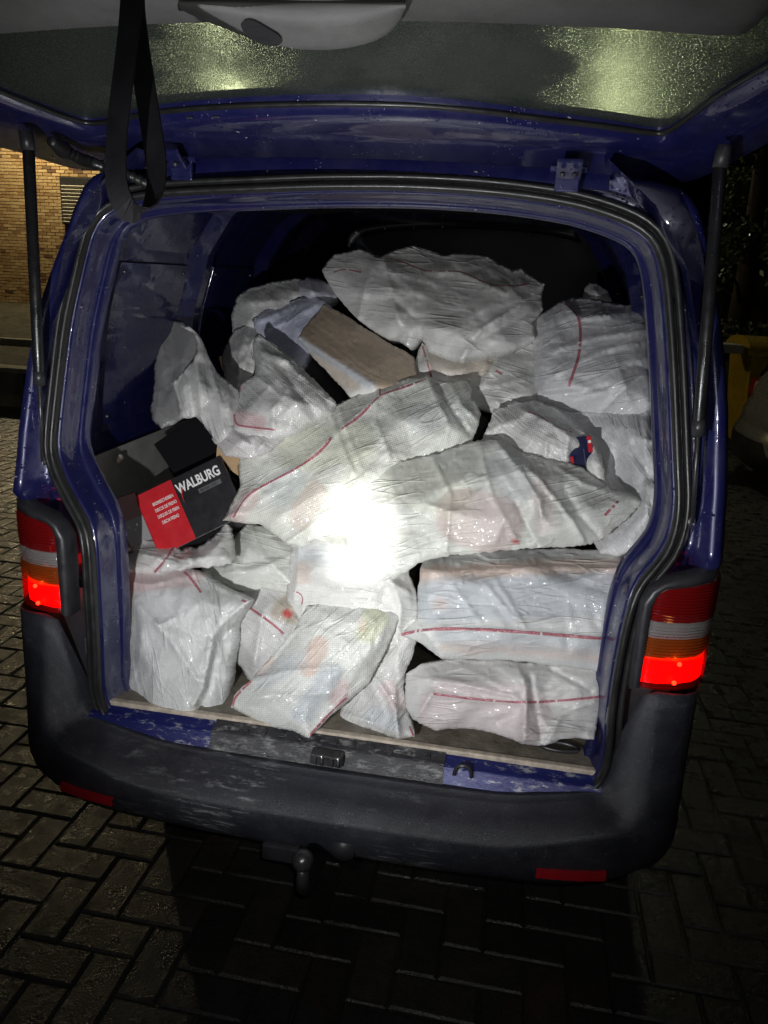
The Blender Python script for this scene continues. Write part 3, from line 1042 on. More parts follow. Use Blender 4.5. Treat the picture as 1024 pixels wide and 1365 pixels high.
# outer door skin above the lining
vs, fs = loft([[(x, y, plz(y, .05+.03*(1-(x/.8)**2))) for x in xs] for y in (-.50, -.8, -1.05, -1.12)])
mesh('tailgate_skin', vs, fs, PAINT, gate, True)
# grab handle bowl
HB = [(238,10),(250,18),(275,28),(330,50),(380,64),(430,68),(480,62),(515,48),(534,30),(541,12)]
hb = smoothline(HB, 2)
top = resample([(238, 8), (541, 10)], len(hb))
rows = []
rows.append([gplane(u, v-2, -.006) for u, v in hb])
rows.append([gplane(u, v, -.040) for u, v in hb])
rows.append([gplane(u*.93+t[0]*.07, v*.9+t[1]*.1, -.048) for (u, v), t in zip(hb, top)])
rows.append([gplane(u*.6+t[0]*.4, v*.5+t[1]*.5, -.050) for (u, v), t in zip(hb, top)])
rows.append([gplane(u*.3+t[0]*.7, v*.2+t[1]*.8-4, -.048) for (u, v), t in zip(hb, top)])
rows.append([gplane(t[0], t[1]-8, -.018) for t in top])
vs, fs = loft(rows)
mesh('grab_handle', vs, fs, TAILTRIM, gate, True)
hole = [(321,32),(328,24),(342,27),(360,38),(374,47),(376,58),(360,60),(340,54),(326,44)]
vs = [gplane(u, v, -.0515) for u, v in smoothline(hole+[hole[0]], 1)[:-1]]
pv, pf = prism(vs, (0, 0, -.002))
mesh('handle_slot', pv, pf, BLACK, gate)
lp = [gplane(u, v, -.030) for u, v in ((238, 9), (300, 13), (400, 17), (480, 18), (538, 18))]
bmobj('handle_edge', tube([p for p in lp], .005, 6), BLACK, gate, True)
# sheet added behind the hinge line to block lamp light in the gap
vs, fs = loft([[(x, .235, 2.0-.05*(x/.7)**2) for x in xs*.70], [(x, .262, 2.085-.05*(x/.7)**2) for x in xs*.70], [(x, .30, 2.085-.05*(x/.7)**2) for x in xs*.70]])
mesh('gap_light_block', vs, fs, PAINT, van, True)
# hinges
for s in (-1, 1):
    bm = box_bm(.055, .06, .010, (s*.463, .150, 2.000), .003, None, Matrix.Rotation(RAD(-28), 3, 'X'))
    box_bm(.055, .012, .05, (s*.463, .205, 1.985), .003, bm)
    tube([(s*.463-.04, .200, 2.008), (s*.463+.04, .200, 2.008)], .008, 10, bm)
    h = bmobj('hinge', bm, PAINT, gate)
    for dx in (-.013, .013):
        b2 = tube([(s*.463+dx, .140, 1.985), (s*.463+dx, .137, 1.991)], .006, 8)
        bmobj('bolt', b2, DARKMETAL, h)
# slots pressed in the crossmember
for u, v in ((222,168),(391,166),(582,171),(768,179),(253,157),(288,156)):
    p = gplane(u, v, -.024)
    bm = box_bm(.014, .004, .004, p, .001)
    bmobj('drain_slot', bm, BLACK, gate)
# gas struts
for s in (-1, 1):
    b, m_, t = Vector((s*.828, .098, 1.243)), Vector((s*.801, .071, 1.471)), Vector((s*.747, .016, 2.000))
    st = bmobj('gas_strut', tube([m_, m_.lerp(t, .02), t], .0135, 16), STRUT, van, True)
    bmobj('strut_rod', tube([b, m_], .0052, 10), DARKMETAL, st, True)
    bmobj('strut_collar', tube([m_.lerp(b, .09), m_.lerp(t, .03)], .0148, 14), BLACK, st, True)
    bmobj('strut_socket', tube([t.lerp(m_, .02), t+Vector((s*.004, 0, .03))], .016, 10), BLACK, st, True)
# ribbed wiring hose, left
hp = [gplane(68, 188, -.062), gplane(86, 201, -.066), gplane(106, 211, -.07), aty(128, 219, .135), aty(150, 226, .165), aty(175, 235, .19), aty(200, 247, .215)]
hs = resample([tuple(p) for p in hp], 64)
rr = [.0135+.0028*math.sin(k*2.1) if 12 < k < 60 else .0135 for k in range(64)]
rr[0:12] = [.012+.001*k for k in range(12)]
bmobj('wiring_hose', tube([Vector(p) for p in hs], [r*.92 for r in rr], 12), RUBBER, van, True)

# --- pull strap hanging from the tailgate
def strap():
    P = [(180,-90,.90),(176,0,.92),(170,60,.93),(162,120,.94),(156,175,.95),(154,215,.955),(155,245,.96),(162,270,.965),(175,284,.968),(190,284,.972),(203,270,.976),(209,246,.98),(209,218,.985),(202,172,.99),(193,115,.995),(184,55,1.0),(178,0,1.0),(180,-90,.98)]
    P = resample(smoothline(P, 2), 90)
    pts = [CAM+ray(u, v)*d for u, v, d in P]
    V = (RIGHT*.86-FWD*.42+UP*.30).normalized()
    vs, fs = [], []
    for i, p in enumerate(pts):
        T = (pts[min(i+1, len(pts)-1)]-pts[max(i-1, 0)]).normalized()
        w = (V-T*V.dot(T)).normalized()
        nn = T.cross(w)
        hw = .0165
        tk = .0011
        vs += [p+w*hw+nn*tk, p-w*hw+nn*tk, p-w*hw-nn*tk, p+w*hw-nn*tk]
        if i:
            a, b = (i-1)*4, i*4
            for k in range(4):
                fs.append((a+k, a+(k+1) % 4, b+(k+1) % 4, b+k))
    return mesh('pull_strap', vs, fs, STRAP, van, False)
strap()

# ------------------------------------------------------------------ the load
def Yb(v):
    return lerp(v, [328, 400, 450, 520, 600, 700, 735, 760, 850, 950, 985], [1.22, 1.02, .88, .70, .52, .37, .30, .24, .17, .11, .05])
def sack(label, outline, inner, thick=.16, creases=(), stripes=(), patches=(), seed=0, amp=1.0, angle=0.0, base=(.68, .68, .66), jag=0.5, name='woven_sack', group='woven sacks in the load space', step=3.3, rnd=.006, relief=.62, cloth=None, push=0.0):
    """a filled woven sack: outline and inner points are (u, v, dy) over the slope of the heap"""
    rng = random.Random(seed)
    pts2 = [(u, v) for u, v, _ in outline]+[(u, v) for u, v, _ in inner]
    yv = [Yb(v)+d for u, v, d in outline]+[Yb(v)+d for u, v, d in inner]
    n0 = len(outline)
    mo = sum(d for _, _, d in outline)/n0
    yv = [Yb(v)+push+mo+(d-mo)*relief for u, v, d in list(outline)+list(inner)]
    res = delaunay_2d_cdt([Vector(p) for p in pts2], [(i, (i+1) % n0) for i in range(n0)], [], 1, 1e-4)
    cv = np.array([(p.x, p.y) for p in res[0]])
    cy = []
    for k, orig in enumerate(res[3]):
        cy.append(yv[orig[0]] if orig else 0.5)
    cy = np.array(cy)
    for k, orig in enumerate(res[3]):
        if not orig:
            d = np.array([(cv[k][0]-p[0])**2+(cv[k][1]-p[1])**2 for p in pts2])
            j = np.argsort(d)[:2]
            cy[k] = np.mean([yv[q] for q in j])
    tris = [f for f in res[2]]
    # dense outline
    ol = []
    for i in range(n0):
        a, b = np.array(outline[i][:2], float), np.array(outline[(i+1) % n0][:2], float)
        L = np.linalg.norm(b-a)
        m = max(1, int(L/step))
        nr = np.array([-(b-a)[1], (b-a)[0]])/max(L, 1e-6)
        ph = rng.uniform(0, 6)
        for k in range(m):
            f = k/m
            w = math.sin(math.pi*f)*min(2.2, L*.03)*math.sin(ph+f*rng.uniform(3, 7))*.8
            ol.append(a+(b-a)*f+nr*(w+rng.uniform(-jag, jag)*(1 if k else .3)))
    ol = np.array(ol)
    # round polygon test and hex grid
    def inside(P, poly):
        x, y = P[:, 0], P[:, 1]
        c = np.zeros(len(P), bool)
        j = len(poly)-1
        for i in range(len(poly)):
            xi, yi = poly[i]
            xj, yj = poly[j]
            if yi != yj:
                c ^= ((yi > y) != (yj > y)) & (x < (xj-xi)*(y-yi)/(yj-yi)+xi)
            j = i
        return c
    def segdist(P, line, closed=False):
        L = list(line)+([line[0]] if closed else [])
        best = np.full(len(P), 1e9)
        for a, b in zip(L[:-1], L[1:]):
            a, b = np.array(a[:2], float), np.array(b[:2], float)
            ab = b-a
            t = np.clip(((P-a)@ab)/max(ab@ab, 1e-9), 0, 1)
            best = np.minimum(best, np.linalg.norm(P-(a+t[:, None]*ab), axis=1))
        return best
    x0, y0 = ol.min(0)
    x1, y1 = ol.max(0)
    G = []
    r = 0
    yy = y0
    while yy < y1:
        xx = x0+(step/2 if r % 2 else 0)
        while xx < x1:
            G.append((xx+rng.uniform(-.9, .9), yy+rng.uniform(-.9, .9)))
            xx += step
        yy += step*.866
        r += 1
    G = np.array(G)
    G = G[inside(G, ol)]
    dd = segdist(G, ol, True)
    G = G[dd > step*.55]
    allp = np.vstack([ol, G])
    no = len(ol)
    res2 = delaunay_2d_cdt([Vector(p) for p in allp], [(i, (i+1) % no) for i in range(no)], [], 1, 1e-4)
    P = np.array([(p.x, p.y) for p in res2[0]])
    F = [tuple(f) for f in res2[2]]
    N = len(P)
    edge = segdist(P, ol, True)
    isb = edge < .05
    # depth by barycentric interpolation in the control triangles
    Y = np.full(N, np.nan)
    bestm = np.full(N, -1e9)
    for tri in tris:
        a, b, c = cv[list(tri)]
        den = (b[1]-c[1])*(a[0]-c[0])+(c[0]-b[0])*(a[1]-c[1])
        if abs(den) < 1e-9: continue
        l1 = ((b[1]-c[1])*(P[:, 0]-c[0])+(c[0]-b[0])*(P[:, 1]-c[1]))/den
        l2 = ((c[1]-a[1])*(P[:, 0]-c[0])+(a[0]-c[0])*(P[:, 1]-c[1]))/den
        l3 = 1-l1-l2
        mn = np.minimum(np.minimum(l1, l2), l3)
        up = mn > bestm
        k1, k2, k3 = np.clip(l1, -.2, 1.2), np.clip(l2, -.2, 1.2), np.clip(l3, -.2, 1.2)
        val = k1*cy[tri[0]]+k2*cy[tri[1]]+k3*cy[tri[2]]
        Y = np.where(up, val, Y)
        bestm = np.where(up, mn, bestm)
    E = set()
    for f in F:
        for i in range(len(f)):
            a, b = f[i], f[(i+1) % len(f)]
            E.add((min(a, b), max(a, b)))
    E = np.array(list(E))
    for _ in range(3):
        s = np.zeros(N)
        c = np.zeros(N)
        np.add.at(s, E[:, 0], Y[E[:, 1]])
        np.add.at(s, E[:, 1], Y[E[:, 0]])
        np.add.at(c, E[:, 0], 1)
        np.add.at(c, E[:, 1], 1)
        Y = Y*.4+.6*s/np.maximum(c, 1)
    Y = Y+rnd*np.clip(1-edge/13., 0, 1)**2
    # folds
    H = np.zeros(N)
    for cr in creases:
        a_, w_, line = cr
        d = segdist(P, line)
        H -= 1.15*a_*np.exp(-d/w_*1.15)
    ca, sa = math.cos(angle), math.sin(angle)
    sc = 1/480.
    # stiff cloth: straight ridges with flat facets between them
    lo_, hi_ = P.min(0), P.max(0)
    span = float(np.linalg.norm(hi_-lo_))
    for k in range(7):
        c = P[rng.randrange(N)]
        th = angle+rng.choice((0.0, .5, -.5, 1.2, 1.57))+rng.uniform(-.35, .35)
        s_ = ((P[:, 0]-c[0])*-math.sin(th)+(P[:, 1]-c[1])*math.cos(th))*sc
        lim = .035+rng.random()*.05
        H += amp*rng.uniform(-.20, .20)*np.minimum(np.abs(s_), lim)
    # pulled folds running in from the edge
    for k in range(int(5+span/22)):
        a = ol[rng.randrange(len(ol))]*.8+P[rng.randrange(N)]*.2
        b = P[rng.randrange(N)]
        v_ = b-a
        L_ = float(np.linalg.norm(v_))
        if L_ < 12: continue
        v_ = v_/L_
        L_ = min(L_, rng.uniform(35, 110))
        w_ = P-a
        al_ = w_@v_
        bend = rng.uniform(-.12, .12)
        cr_ = w_[:, 0]*-v_[1]+w_[:, 1]*v_[0]+bend*(al_-L_/2)**2/L_
        f_ = np.clip(al_/L_, 0, 1)
        win = np.where((al_ > -4) & (al_ < L_+4), np.sin(np.pi*np.clip(f_*.9+.08, 0, 1))**.7, 0)
        wide = rng.uniform(12, 24)
        pr = np.where(cr_ > 0, np.exp(-cr_/rng.uniform(2.5, 4.5)), np.clip(1+cr_/wide, 0, 1)**1.4)
        H -= amp*rng.choice((1, 1, -.8))*rng.uniform(.006, .018)*win*pr
    off = Vector((seed*3.7, seed*1.9, seed*.7))
    for i in range(N):
        u, v = P[i]*sc
        al, ac = u*ca+v*sa, -u*sa+v*ca
        q = Vector((al*5, ac*5, 0))+off
        wz = noise.noise(q*1.3)
        a1 = noise.noise(Vector((al*2.2+wz*.5, ac*9+wz*1.0, 3.1))+off)
        ridge = max(0, 1-abs(a1)*3.2)**1.5
        a2 = noise.noise(Vector((al*7+ac*5+wz, ac*4-al*2, 9.4))+off)
        ridge2 = max(0, 1-abs(a2)*3.6)**1.5
        a3 = noise.noise(Vector((al*5-ac*13, ac*6+al*6+wz, 5.4))+off)
        ridge3 = max(0, 1-abs(a3)*4.0)**1.5
        g1 = max(0, noise.noise(q*.8+Vector((4, 1, 2)))+.45)
        vd = noise.voronoi(Vector((al*6+wz*.7, ac*7+wz*.9, 1.3))+off)[0]
        k = .45+.55*min(1, edge[i]/14)
        H[i] += -amp*k*(ridge*.010*g1+ridge2*.010*(.9-g1)+ridge3*.006*g1+(vd[1]-vd[0])*.006+wz*.004+a1*.004)
    front = []
    for i in range(N):
        d = ray(P[i, 0], P[i, 1])
        t = (Y[i]-CAM.y)/d.y
        front.append(CAM+d*(t+H[i]))
    back = []
    idx = {}
    bd = Vector((0, .93, -.30)).normalized()
    rad = max(20., edge.max())
    for i in range(N):
        if isb[i]:
            idx[i] = i
        else:
            e = min(1, edge[i]/rad)
            idx[i] = N+len(back)
            back.append(front[i]+bd*(thick*math.sqrt(max(0, 1-(1-e)**2))+.006))
    faces = []
    for f in F:
        faces.append(f)
    bf = [tuple(idx[i] for i in f[::-1]) for f in F]
    bf = [f for f, g_ in zip(bf, F) if not all(isb[i] for i in g_)]
    me = bpy.data.meshes.new(name)
    me.from_pydata([tuple(v) for v in front+back], [], faces+bf)
    me.update()
    if me.polygons[0].normal.dot(FWD) > 0:
        me.flip_normals()
    for p in me.polygons: p.use_smooth = True
    # colours that belong to the cloth: print, and what shows through
    if max(base) > .5 and base != (.68, .68, .66): base = tuple(min(.74, c_*1.10) for c_ in base)
    C = np.tile(np.array(base), (N, 1))
    for pt in patches:
        col, st, w_, shape = pt
        d = segdist(P, shape)
        wob = np.array([noise.noise(Vector((p[0]*.05, p[1]*.05, seed))) for p in P])
        sf = min(6., w_*1.2)
        k = st*np.clip(1-(d-w_+wob*sf)/sf, 0, 1)
        C = C*(1-k[:, None])+np.array(col)*k[:, None]
    att = me.attributes.new('tint', 'FLOAT_COLOR', 'POINT')
    buf = np.ones((len(me.vertices), 4), np.float32)
    buf[:N, :3] = C
    buf[N:, :3] = base
    att.data.foreach_set('color', buf.ravel())
    uvl = me.uv_layers.new(name='UVMap')
    lo = np.zeros(len(me.loops), np.int32)
    me.loops.foreach_get('vertex_index', lo)
    inv = np.zeros(N+len(back), np.int32)
    inv[:N] = np.arange(N)
    for i, j in idx.items(): inv[j] = i
    uvp = P[inv]*sc
    uvp = np.stack([uvp[:, 0]*ca+uvp[:, 1]*sa, -uvp[:, 0]*sa+uvp[:, 1]*ca], 1)
    uvl.data.foreach_set('uv', uvp[lo].astype(np.float32).ravel())
    o = link(name, me, cloth or SACK)
    tag(o, label, 'sack', group)
    tree = BVHTree.FromPolygons([tuple(v) for v in front], F)
    for st in stripes:
        w = .0040
        line = st
        if isinstance(st, dict):
            w, line = st['w']*.88, st['p']
        L = resample(smoothline(line, 2), max(8, int(sum(math.dist(a, b) for a, b in zip(line[:-1], line[1:]))/3)))
        hits = []
        for u, v in L:
            d = ray(u, v).normalized()
            h = tree.ray_cast(CAM, d)
            if h[0] is not None:
                nn = h[1] if h[1].dot(d) < 0 else -h[1]
                hits.append((h[0], nn, d))
        if len(hits) < 3: continue
        vs, fs = [], []
        for i, (p, nn, d) in enumerate(hits):
            T = (hits[min(i+1, len(hits)-1)][0]-hits[max(i-1, 0)][0]).normalized()
            sN = sum((hits[min(max(i+k, 0), len(hits)-1)][1] for k in (-2, -1, 0, 1, 2)), Vector()).normalized()
            wv = T.cross(sN).normalized()
            row = []
            for k in (-1, 0, 1):
                c = p+wv*w*k
                dd_ = (c-CAM).normalized()
                h = tree.ray_cast(CAM, dd_)
                if h[0] is not None and (h[0]-c).length < .02: c = h[0]
                row.append(c-dd_*.0016)
            vs += row
            if i:
                a, b = (i-1)*3, i*3
                if rng.random() > .025: fs += [(a, a+1, b+1, b), (a+1, a+2, b+2, b+1)]
        mesh('stripe', vs, fs, STRIPE, o, True)
    return o


PINK, BLUEG, TAN, ORNG, YEL, BROWN = (.62, .42, .42), (.44, .49, .56), (.50, .39, .28), (.66, .42, .32), (.58, .60, .40), (.40, .33, .25)
# --- farthest, dark end of the heap
sack('dim sack at the far left of the heap, in the dark by the side wall',
     [(308,420,.25),(316,395,.2),(330,384,.2),(362,376,.2),(395,370,.2),(420,380,.2),(430,410,.2),(395,440,.2),(340,455,.2),(310,450,.25)],
     [(335,400,.08),(365,395,.06),(395,392,.06),(370,425,.05),(335,430,.08)], .2, seed=1, angle=.4)
sack('small grey sack tucked left of the topmost sack',
     [(388,398,.16),(394,378,.16),(408,369,.16),(424,370,.16),(440,378,.16),(450,395,.16),(430,408,.14),(400,412,.14)],
     [(412,384,.06),(430,388,.08),(405,396,.06)], .15, creases=[(.02, 5, [(398,384),(425,392),(446,396)])], seed=2, base=(.50, .50, .56))
sack('dark slack sack below the far left sack, beside the blue side wall',
     [(296,470,.22),(312,440,.2),(335,428,.18),(356,440,.16),(358,470,.14),(340,500,.1),(322,530,.1),(300,520,.16)],
     [(318,465,.08),(338,455,.06),(330,490,.05),(312,500,.09)], .2, creases=[(.02, 4, [(330,435),(320,475),(318,520)]), (.015, 4, [(345,440),(340,495)])], seed=3, angle=1.2)
sack('big white sack on top of the heap with a red stripe along its crest',
     [(429,361,.10),(436,350,.10),(445,339,.10),(478,332,.10),(507,342,.06),(530,332,.08),(552,327,.10),(590,340,.10),(616,337,.10),(652,342,.10),(681,360,.06),(694,358,.06),(726,379,.02),(722,396,.0),(724,413,-.04),(710,429,-.06),(713,451,-.06),(690,462,-.06),(677,468,-.06),(645,475,-.06),(616,479,-.08),(590,474,-.06),(571,468,-.05),(561,448,-.07),(552,458,-.05),(545,463,-.05),(529,451,-.02),(516,451,0),(497,440,.02),(478,426,.02),(460,408,.04),(445,390,.06),(436,374,.08)],
     [(445,362,.04),(458,357,.03),(480,362,.02),(508,342,-.02),(500,360,-.04),(525,362,-.07),(545,352,-.02),(570,362,-.05),(600,352,.02),(620,362,-.05),(650,380,-.12),(690,380,-.10),(676,392,-.15),(640,410,-.20),(600,400,-.16),(560,390,-.14),(525,395,-.14),(490,388,-.06),(530,425,-.14),(580,435,-.18),(620,445,-.20),(660,430,-.20),(690,412,-.14),(668,455,-.15),(545,440,-.12),(465,380,.0)],
     .30, creases=[(.018, 5, [(508,342),(518,375),(532,430)]), (.014, 5, [(478,426),(488,380),(500,345)]), (-.016, 5, [(520,395),(560,430),(561,448)]), (.012, 5, [(650,380),(610,362),(570,362)]), (.020, 5, [(726,379),(690,410),(640,440),(616,479)]), (-.016, 6, [(722,402),(680,432),(630,455)]), (.012, 4, [(694,358),(676,392),(650,380)]), (-.012, 5, [(600,352),(612,362),(640,360)])],
     stripes=[[(445,363),(458,358),(482,363)], [(512,342),(535,348),(552,356),(570,362),(600,361),(620,363),(650,380),(690,381),(706,378)]], seed=4, amp=.8, angle=.15)
sack('knotted top of a sack poking up behind the right-hand upper sack',
     [(775,400,.12),(779,385,.12),(788,374,.12),(798,378,.12),(812,388,.12),(816,402,.12),(800,410,.12)], [(790,388,.04),(802,392,.05)], .1, seed=5, amp=1.4, base=(.5, .5, .5))
# --- left middle
sack('bluish sack draped against the left end of the tan carton',
     [(336,426,.05),(352,414,.06),(377,403,.06),(400,396,.06),(415,393,.05),(436,402,.0),(445,415,.0),(420,450,-.04),(405,490,-.03),(375,500,0),(350,470,.03)],
     [(360,420,-.0),(385,415,-.02),(410,408,-.03),(400,440,-.06),(370,450,-.02)], .16, creases=[(.018, 4, [(345,428),(380,412),(420,398)]), (.014, 4, [(355,440),(390,425),(425,405)])], seed=6, push=.05, angle=-.5, base=(.48, .50, .60))
tc = sack('tan carton wrapped in thin white sack cloth below the topmost sack',
     [(397,450,-.10),(414,426,.0),(432,405,.06),(460,420,.06),(500,445,.04),(552,476,.0),(556,500,-.04),(545,520,-.06),(497,530,-.06),(467,530,-.04),(440,500,-.02),(412,470,-.04)],
     [(497,511,-.13),(470,494,-.12),(440,476,-.12),(412,458,-.11),(432,420,.0),(470,440,-.02),(520,470,-.04),(460,465,-.07),(500,490,-.10),(440,495,-.02)],
     .2, creases=[(.010, 4, [(400,452),(440,477),(497,513)])], patches=[(TAN, .92, 34, [(432,432),(530,490)]), (TAN, .55, 6, [(420,475),(470,515)]), (BLUEG, .7, 3, [(402,454),(440,480),(495,513)])], seed=7, amp=.15, angle=.55, jag=.2, cloth=SACKFLAT, name='wrapped_carton', group=None)
tc['category'] = 'carton'
wm = sack('wide-mouthed thin sack standing open at the left side wall',
     [(240,435,-.16),(248,439,-.16),(257,443,-.16),(262,455,-.15),(262,468,-.14),(256,480,-.13),(246,492,-.12),(236,504,-.11),(228,512,-.10),(233,521,-.09),(236,536,-.08),(240,557,-.07),(250,558,-.07),(262,556,-.07),(278,575,-.06),(290,592,-.05),(305,592,-.06),(318,572,-.08),(322,545,-.08),(318,520,-.08),(303,508,-.08),(290,497,-.09),(283,485,-.10),(276,470,-.11),(271,457,-.13),(263,444,-.15),(252,434,-.16)],
     [(255,452,-.20),(266,470,-.18),(256,500,-.18),(246,515,-.15),(262,530,-.15),(252,545,-.12),(280,520,-.16),(300,545,-.15),(278,555,-.12),(298,575,-.12)],
     .05, creases=[(.014, 4, [(246,441),(258,448),(258,468),(246,486),(232,508)]), (.016, 4, [(262,478),(266,520),(268,556)]), (.014, 4, [(284,495),(292,530),(300,575)]), (-.014, 4, [(252,500),(254,530),(258,553)]), (.014, 4, [(300,515),(305,545)])], seed=8, angle=1.3, amp=.7)
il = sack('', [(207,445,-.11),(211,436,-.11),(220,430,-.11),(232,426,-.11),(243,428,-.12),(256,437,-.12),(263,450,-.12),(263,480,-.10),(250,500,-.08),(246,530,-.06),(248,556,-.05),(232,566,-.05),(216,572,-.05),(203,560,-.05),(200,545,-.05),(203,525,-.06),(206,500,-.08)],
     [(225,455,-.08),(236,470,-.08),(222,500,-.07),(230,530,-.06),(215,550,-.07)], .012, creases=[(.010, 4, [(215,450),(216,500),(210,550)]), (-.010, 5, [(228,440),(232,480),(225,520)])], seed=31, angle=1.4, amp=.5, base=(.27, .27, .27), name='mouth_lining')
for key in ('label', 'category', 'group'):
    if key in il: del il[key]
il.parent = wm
sack('sack with a sharp upright corner left of the tan carton',
     [(337,462,-.05),(341,447,-.04),(345,444,-.04),(360,455,-.05),(380,469,-.06),(400,487,-.05),(425,512,-.05),(447,535,-.06),(440,552,-.08),(421,560,-.09),(390,580,-.10),(368,585,-.10),(340,585,-.10),(312,572,-.09),(311,551,-.09),(316,530,-.07),(321,513,-.06),(340,498,-.06)],
     [(352,470,-.12),(345,500,-.13),(370,490,-.15),(377,478,-.14),(400,510,-.15),(430,535,-.14),(390,540,-.20),(350,540,-.19),(330,550,-.16),(360,515,-.17)],
     .2, creases=[(.020, 3.5, [(377,476),(400,500),(447,537)]), (.014, 4, [(345,446),(350,480),(340,498)]), (-.014, 5, [(372,485),(395,520),(420,548)]), (.010, 4, [(352,470),(378,480)]), (.012, 5, [(345,505),(380,530),(425,545)])],
     stripes=[{'w': .003, 'p': [(321,514),(313,540),(312,566),(330,569),(367,573)]}], patches=[(PINK, .7, 9, [(318,560),(340,562)])], seed=9, angle=.7, amp=.8)
sack('crumpled fold of sack cloth below the open-mouthed sack',
     [(282,585,-.04),(296,560,-.05),(310,548,-.06),(330,560,-.07),(365,572,-.08),(385,575,-.08),(360,600,-.08),(335,612,-.08),(300,608,-.06)],
     [(310,575,-.12),(335,580,-.13),(320,595,-.12)], .1, creases=[(.014, 4, [(300,560),(320,585),(345,600)])], seed=10, angle=.5, base=(.6, .58, .58))
# --- right side
sack('upper right sack with a red stripe running down its face',
     [(708,436,-.06),(714,425,-.04),(726,416,-.04),(749,401,-.02),(764,397,.0),(788,398,.0),(823,404,-.02),(865,412,-.06),(870,430,-.10),(874,448,-.12),(874,480,-.14),(872,505,-.14),(873,540,-.12),(850,560,-.06),(800,555,-.06),(750,545,-.06),(717,535,-.06),(712,505,-.06),(712,470,-.06)],
     [(752,403,-.10),(773,425,-.18),(773,470,-.23),(758,515,-.20),(730,430,-.14),(730,480,-.18),(800,420,-.18),(850,430,-.18),(845,470,-.24),(800,480,-.25),(830,510,-.25),(790,525,-.22),(725,520,-.14),(860,500,-.19)],
     .26, creases=[(.014, 4, [(752,403),(773,425),(865,416)]), (.012, 3.5, [(735,470),(790,450),(868,440)]), (.012, 3.5, [(740,500),(800,468),(870,455)]), (-.014, 4, [(722,528),(770,524),(810,515)]), (.014, 5, [(790,560),(830,520),(870,490)]), (.010, 4, [(724,440),(720,490)]), (-.012, 3, [(828,490),(848,486),(868,492)])],
     stripes=[{'w': .0048, 'p': [(751,403),(763,412),(773,425),(774,450),(772,475),(764,498),(758,515)]}], seed=11, push=.04, angle=-.25, amp=.75, base=(.60, .60, .61))
sack('crushed sack end lying under the topmost sack',
     [(545,512,-.02),(552,490,-.04),(557,470,-.05),(563,457,-.06),(575,465,-.05),(600,478,-.02),(640,476,.0),(680,468,.0),(715,440,.0),(722,470,-.02),(722,505,-.05),(718,540,-.05),(680,560,-.02),(640,545,.0),(600,535,-.02)],
     [(575,480,-.12),(600,492,-.10),(640,492,-.04),(620,510,-.02),(660,505,-.08),(690,485,-.10),(700,515,-.13),(665,530,-.08),(655,492,-.12)],
     .2, creases=[(.022, 3.5, [(563,460),(572,485),(577,508)]), (.020, 3.5, [(663,478),(652,498),(644,512)]), (-.018, 4, [(655,480),(640,505)]), (.012, 4, [(600,515),(660,515),(718,500)]), (-.015, 5, [(590,500),(630,508)])],
     stripes=[{'w': .0035, 'p': [(563,461),(570,484),(577,508)]}, {'w': .004, 'p': [(661,494),(669,499)]}], patches=[(TAN, .5, 14, [(585,482),(640,486)])], seed=12, push=.08, angle=.3, amp=.9)
sack('slack sack hanging down the right edge of the opening',
     [(690,545,-.02),(717,530,-.04),(760,535,-.03),(800,540,-.03),(840,545,-.05),(872,515,-.07),(880,560,-.10),(885,590,-.12),(885,640,-.18),(880,690,-.20),(868,712,-.18),(850,733,-.14),(825,742,-.09),(800,738,-.05),(780,700,.0),(745,660,.0),(700,610,.02)],
     [(740,560,-.09),(790,560,-.11),(830,570,-.16),(860,575,-.20),(865,610,-.22),(850,640,-.16),(872,650,-.26),(820,620,-.05),(800,600,-.04),(858,690,-.22),(838,715,-.16),(790,650,.02),(830,660,-.02)],
     .14, creases=[(.016, 4, [(790,575),(830,600),(862,640),(862,690)]), (.014, 4, [(872,575),(870,620),(874,690)]), (-.012, 4, [(845,590),(868,640)]), (.014, 4, [(728,545),(770,552),(810,548)]), (.014, 4, [(850,583),(870,590),(884,582)])],
     seed=13, push=.05, angle=1.2, amp=1.0, base=(.60, .60, .61))
sack('torn-open sack showing a navy carton, on the right of the heap',
     [(640,590,-.02),(648,575,-.04),(659,545,-.06),(685,536,-.06),(717,533,-.07),(741,542,-.08),(765,558,-.08),(784,577,-.08),(797,597,-.08),(805,620,-.08),(809,650,-.06),(780,665,-.02),(740,650,-.02),(690,620,-.02)],
     [(700,548,-.14),(735,565,-.16),(757,578,-.17),(752,600,-.14),(700,580,-.16),(670,565,-.12),(775,590,-.12),(790,615,-.12),(770,620,-.02),(765,635,-.02),(780,605,-.06)],
     .14, creases=[(.014, 4, [(700,548),(735,565),(757,582),(755,612)]), (.014, 3.5, [(741,545),(784,580),(800,620)]), (.012, 4, [(735,570),(728,595),(726,612)]), (.010, 4, [(650,575),(690,560),(717,540)])],
     stripes=[{'w': .004, 'p': [(700,548),(718,553),(732,563)]}, {'w': .003, 'p': [(737,566),(755,574),(763,576)]}], seed=14, angle=.6, jag=1.3, amp=.7)
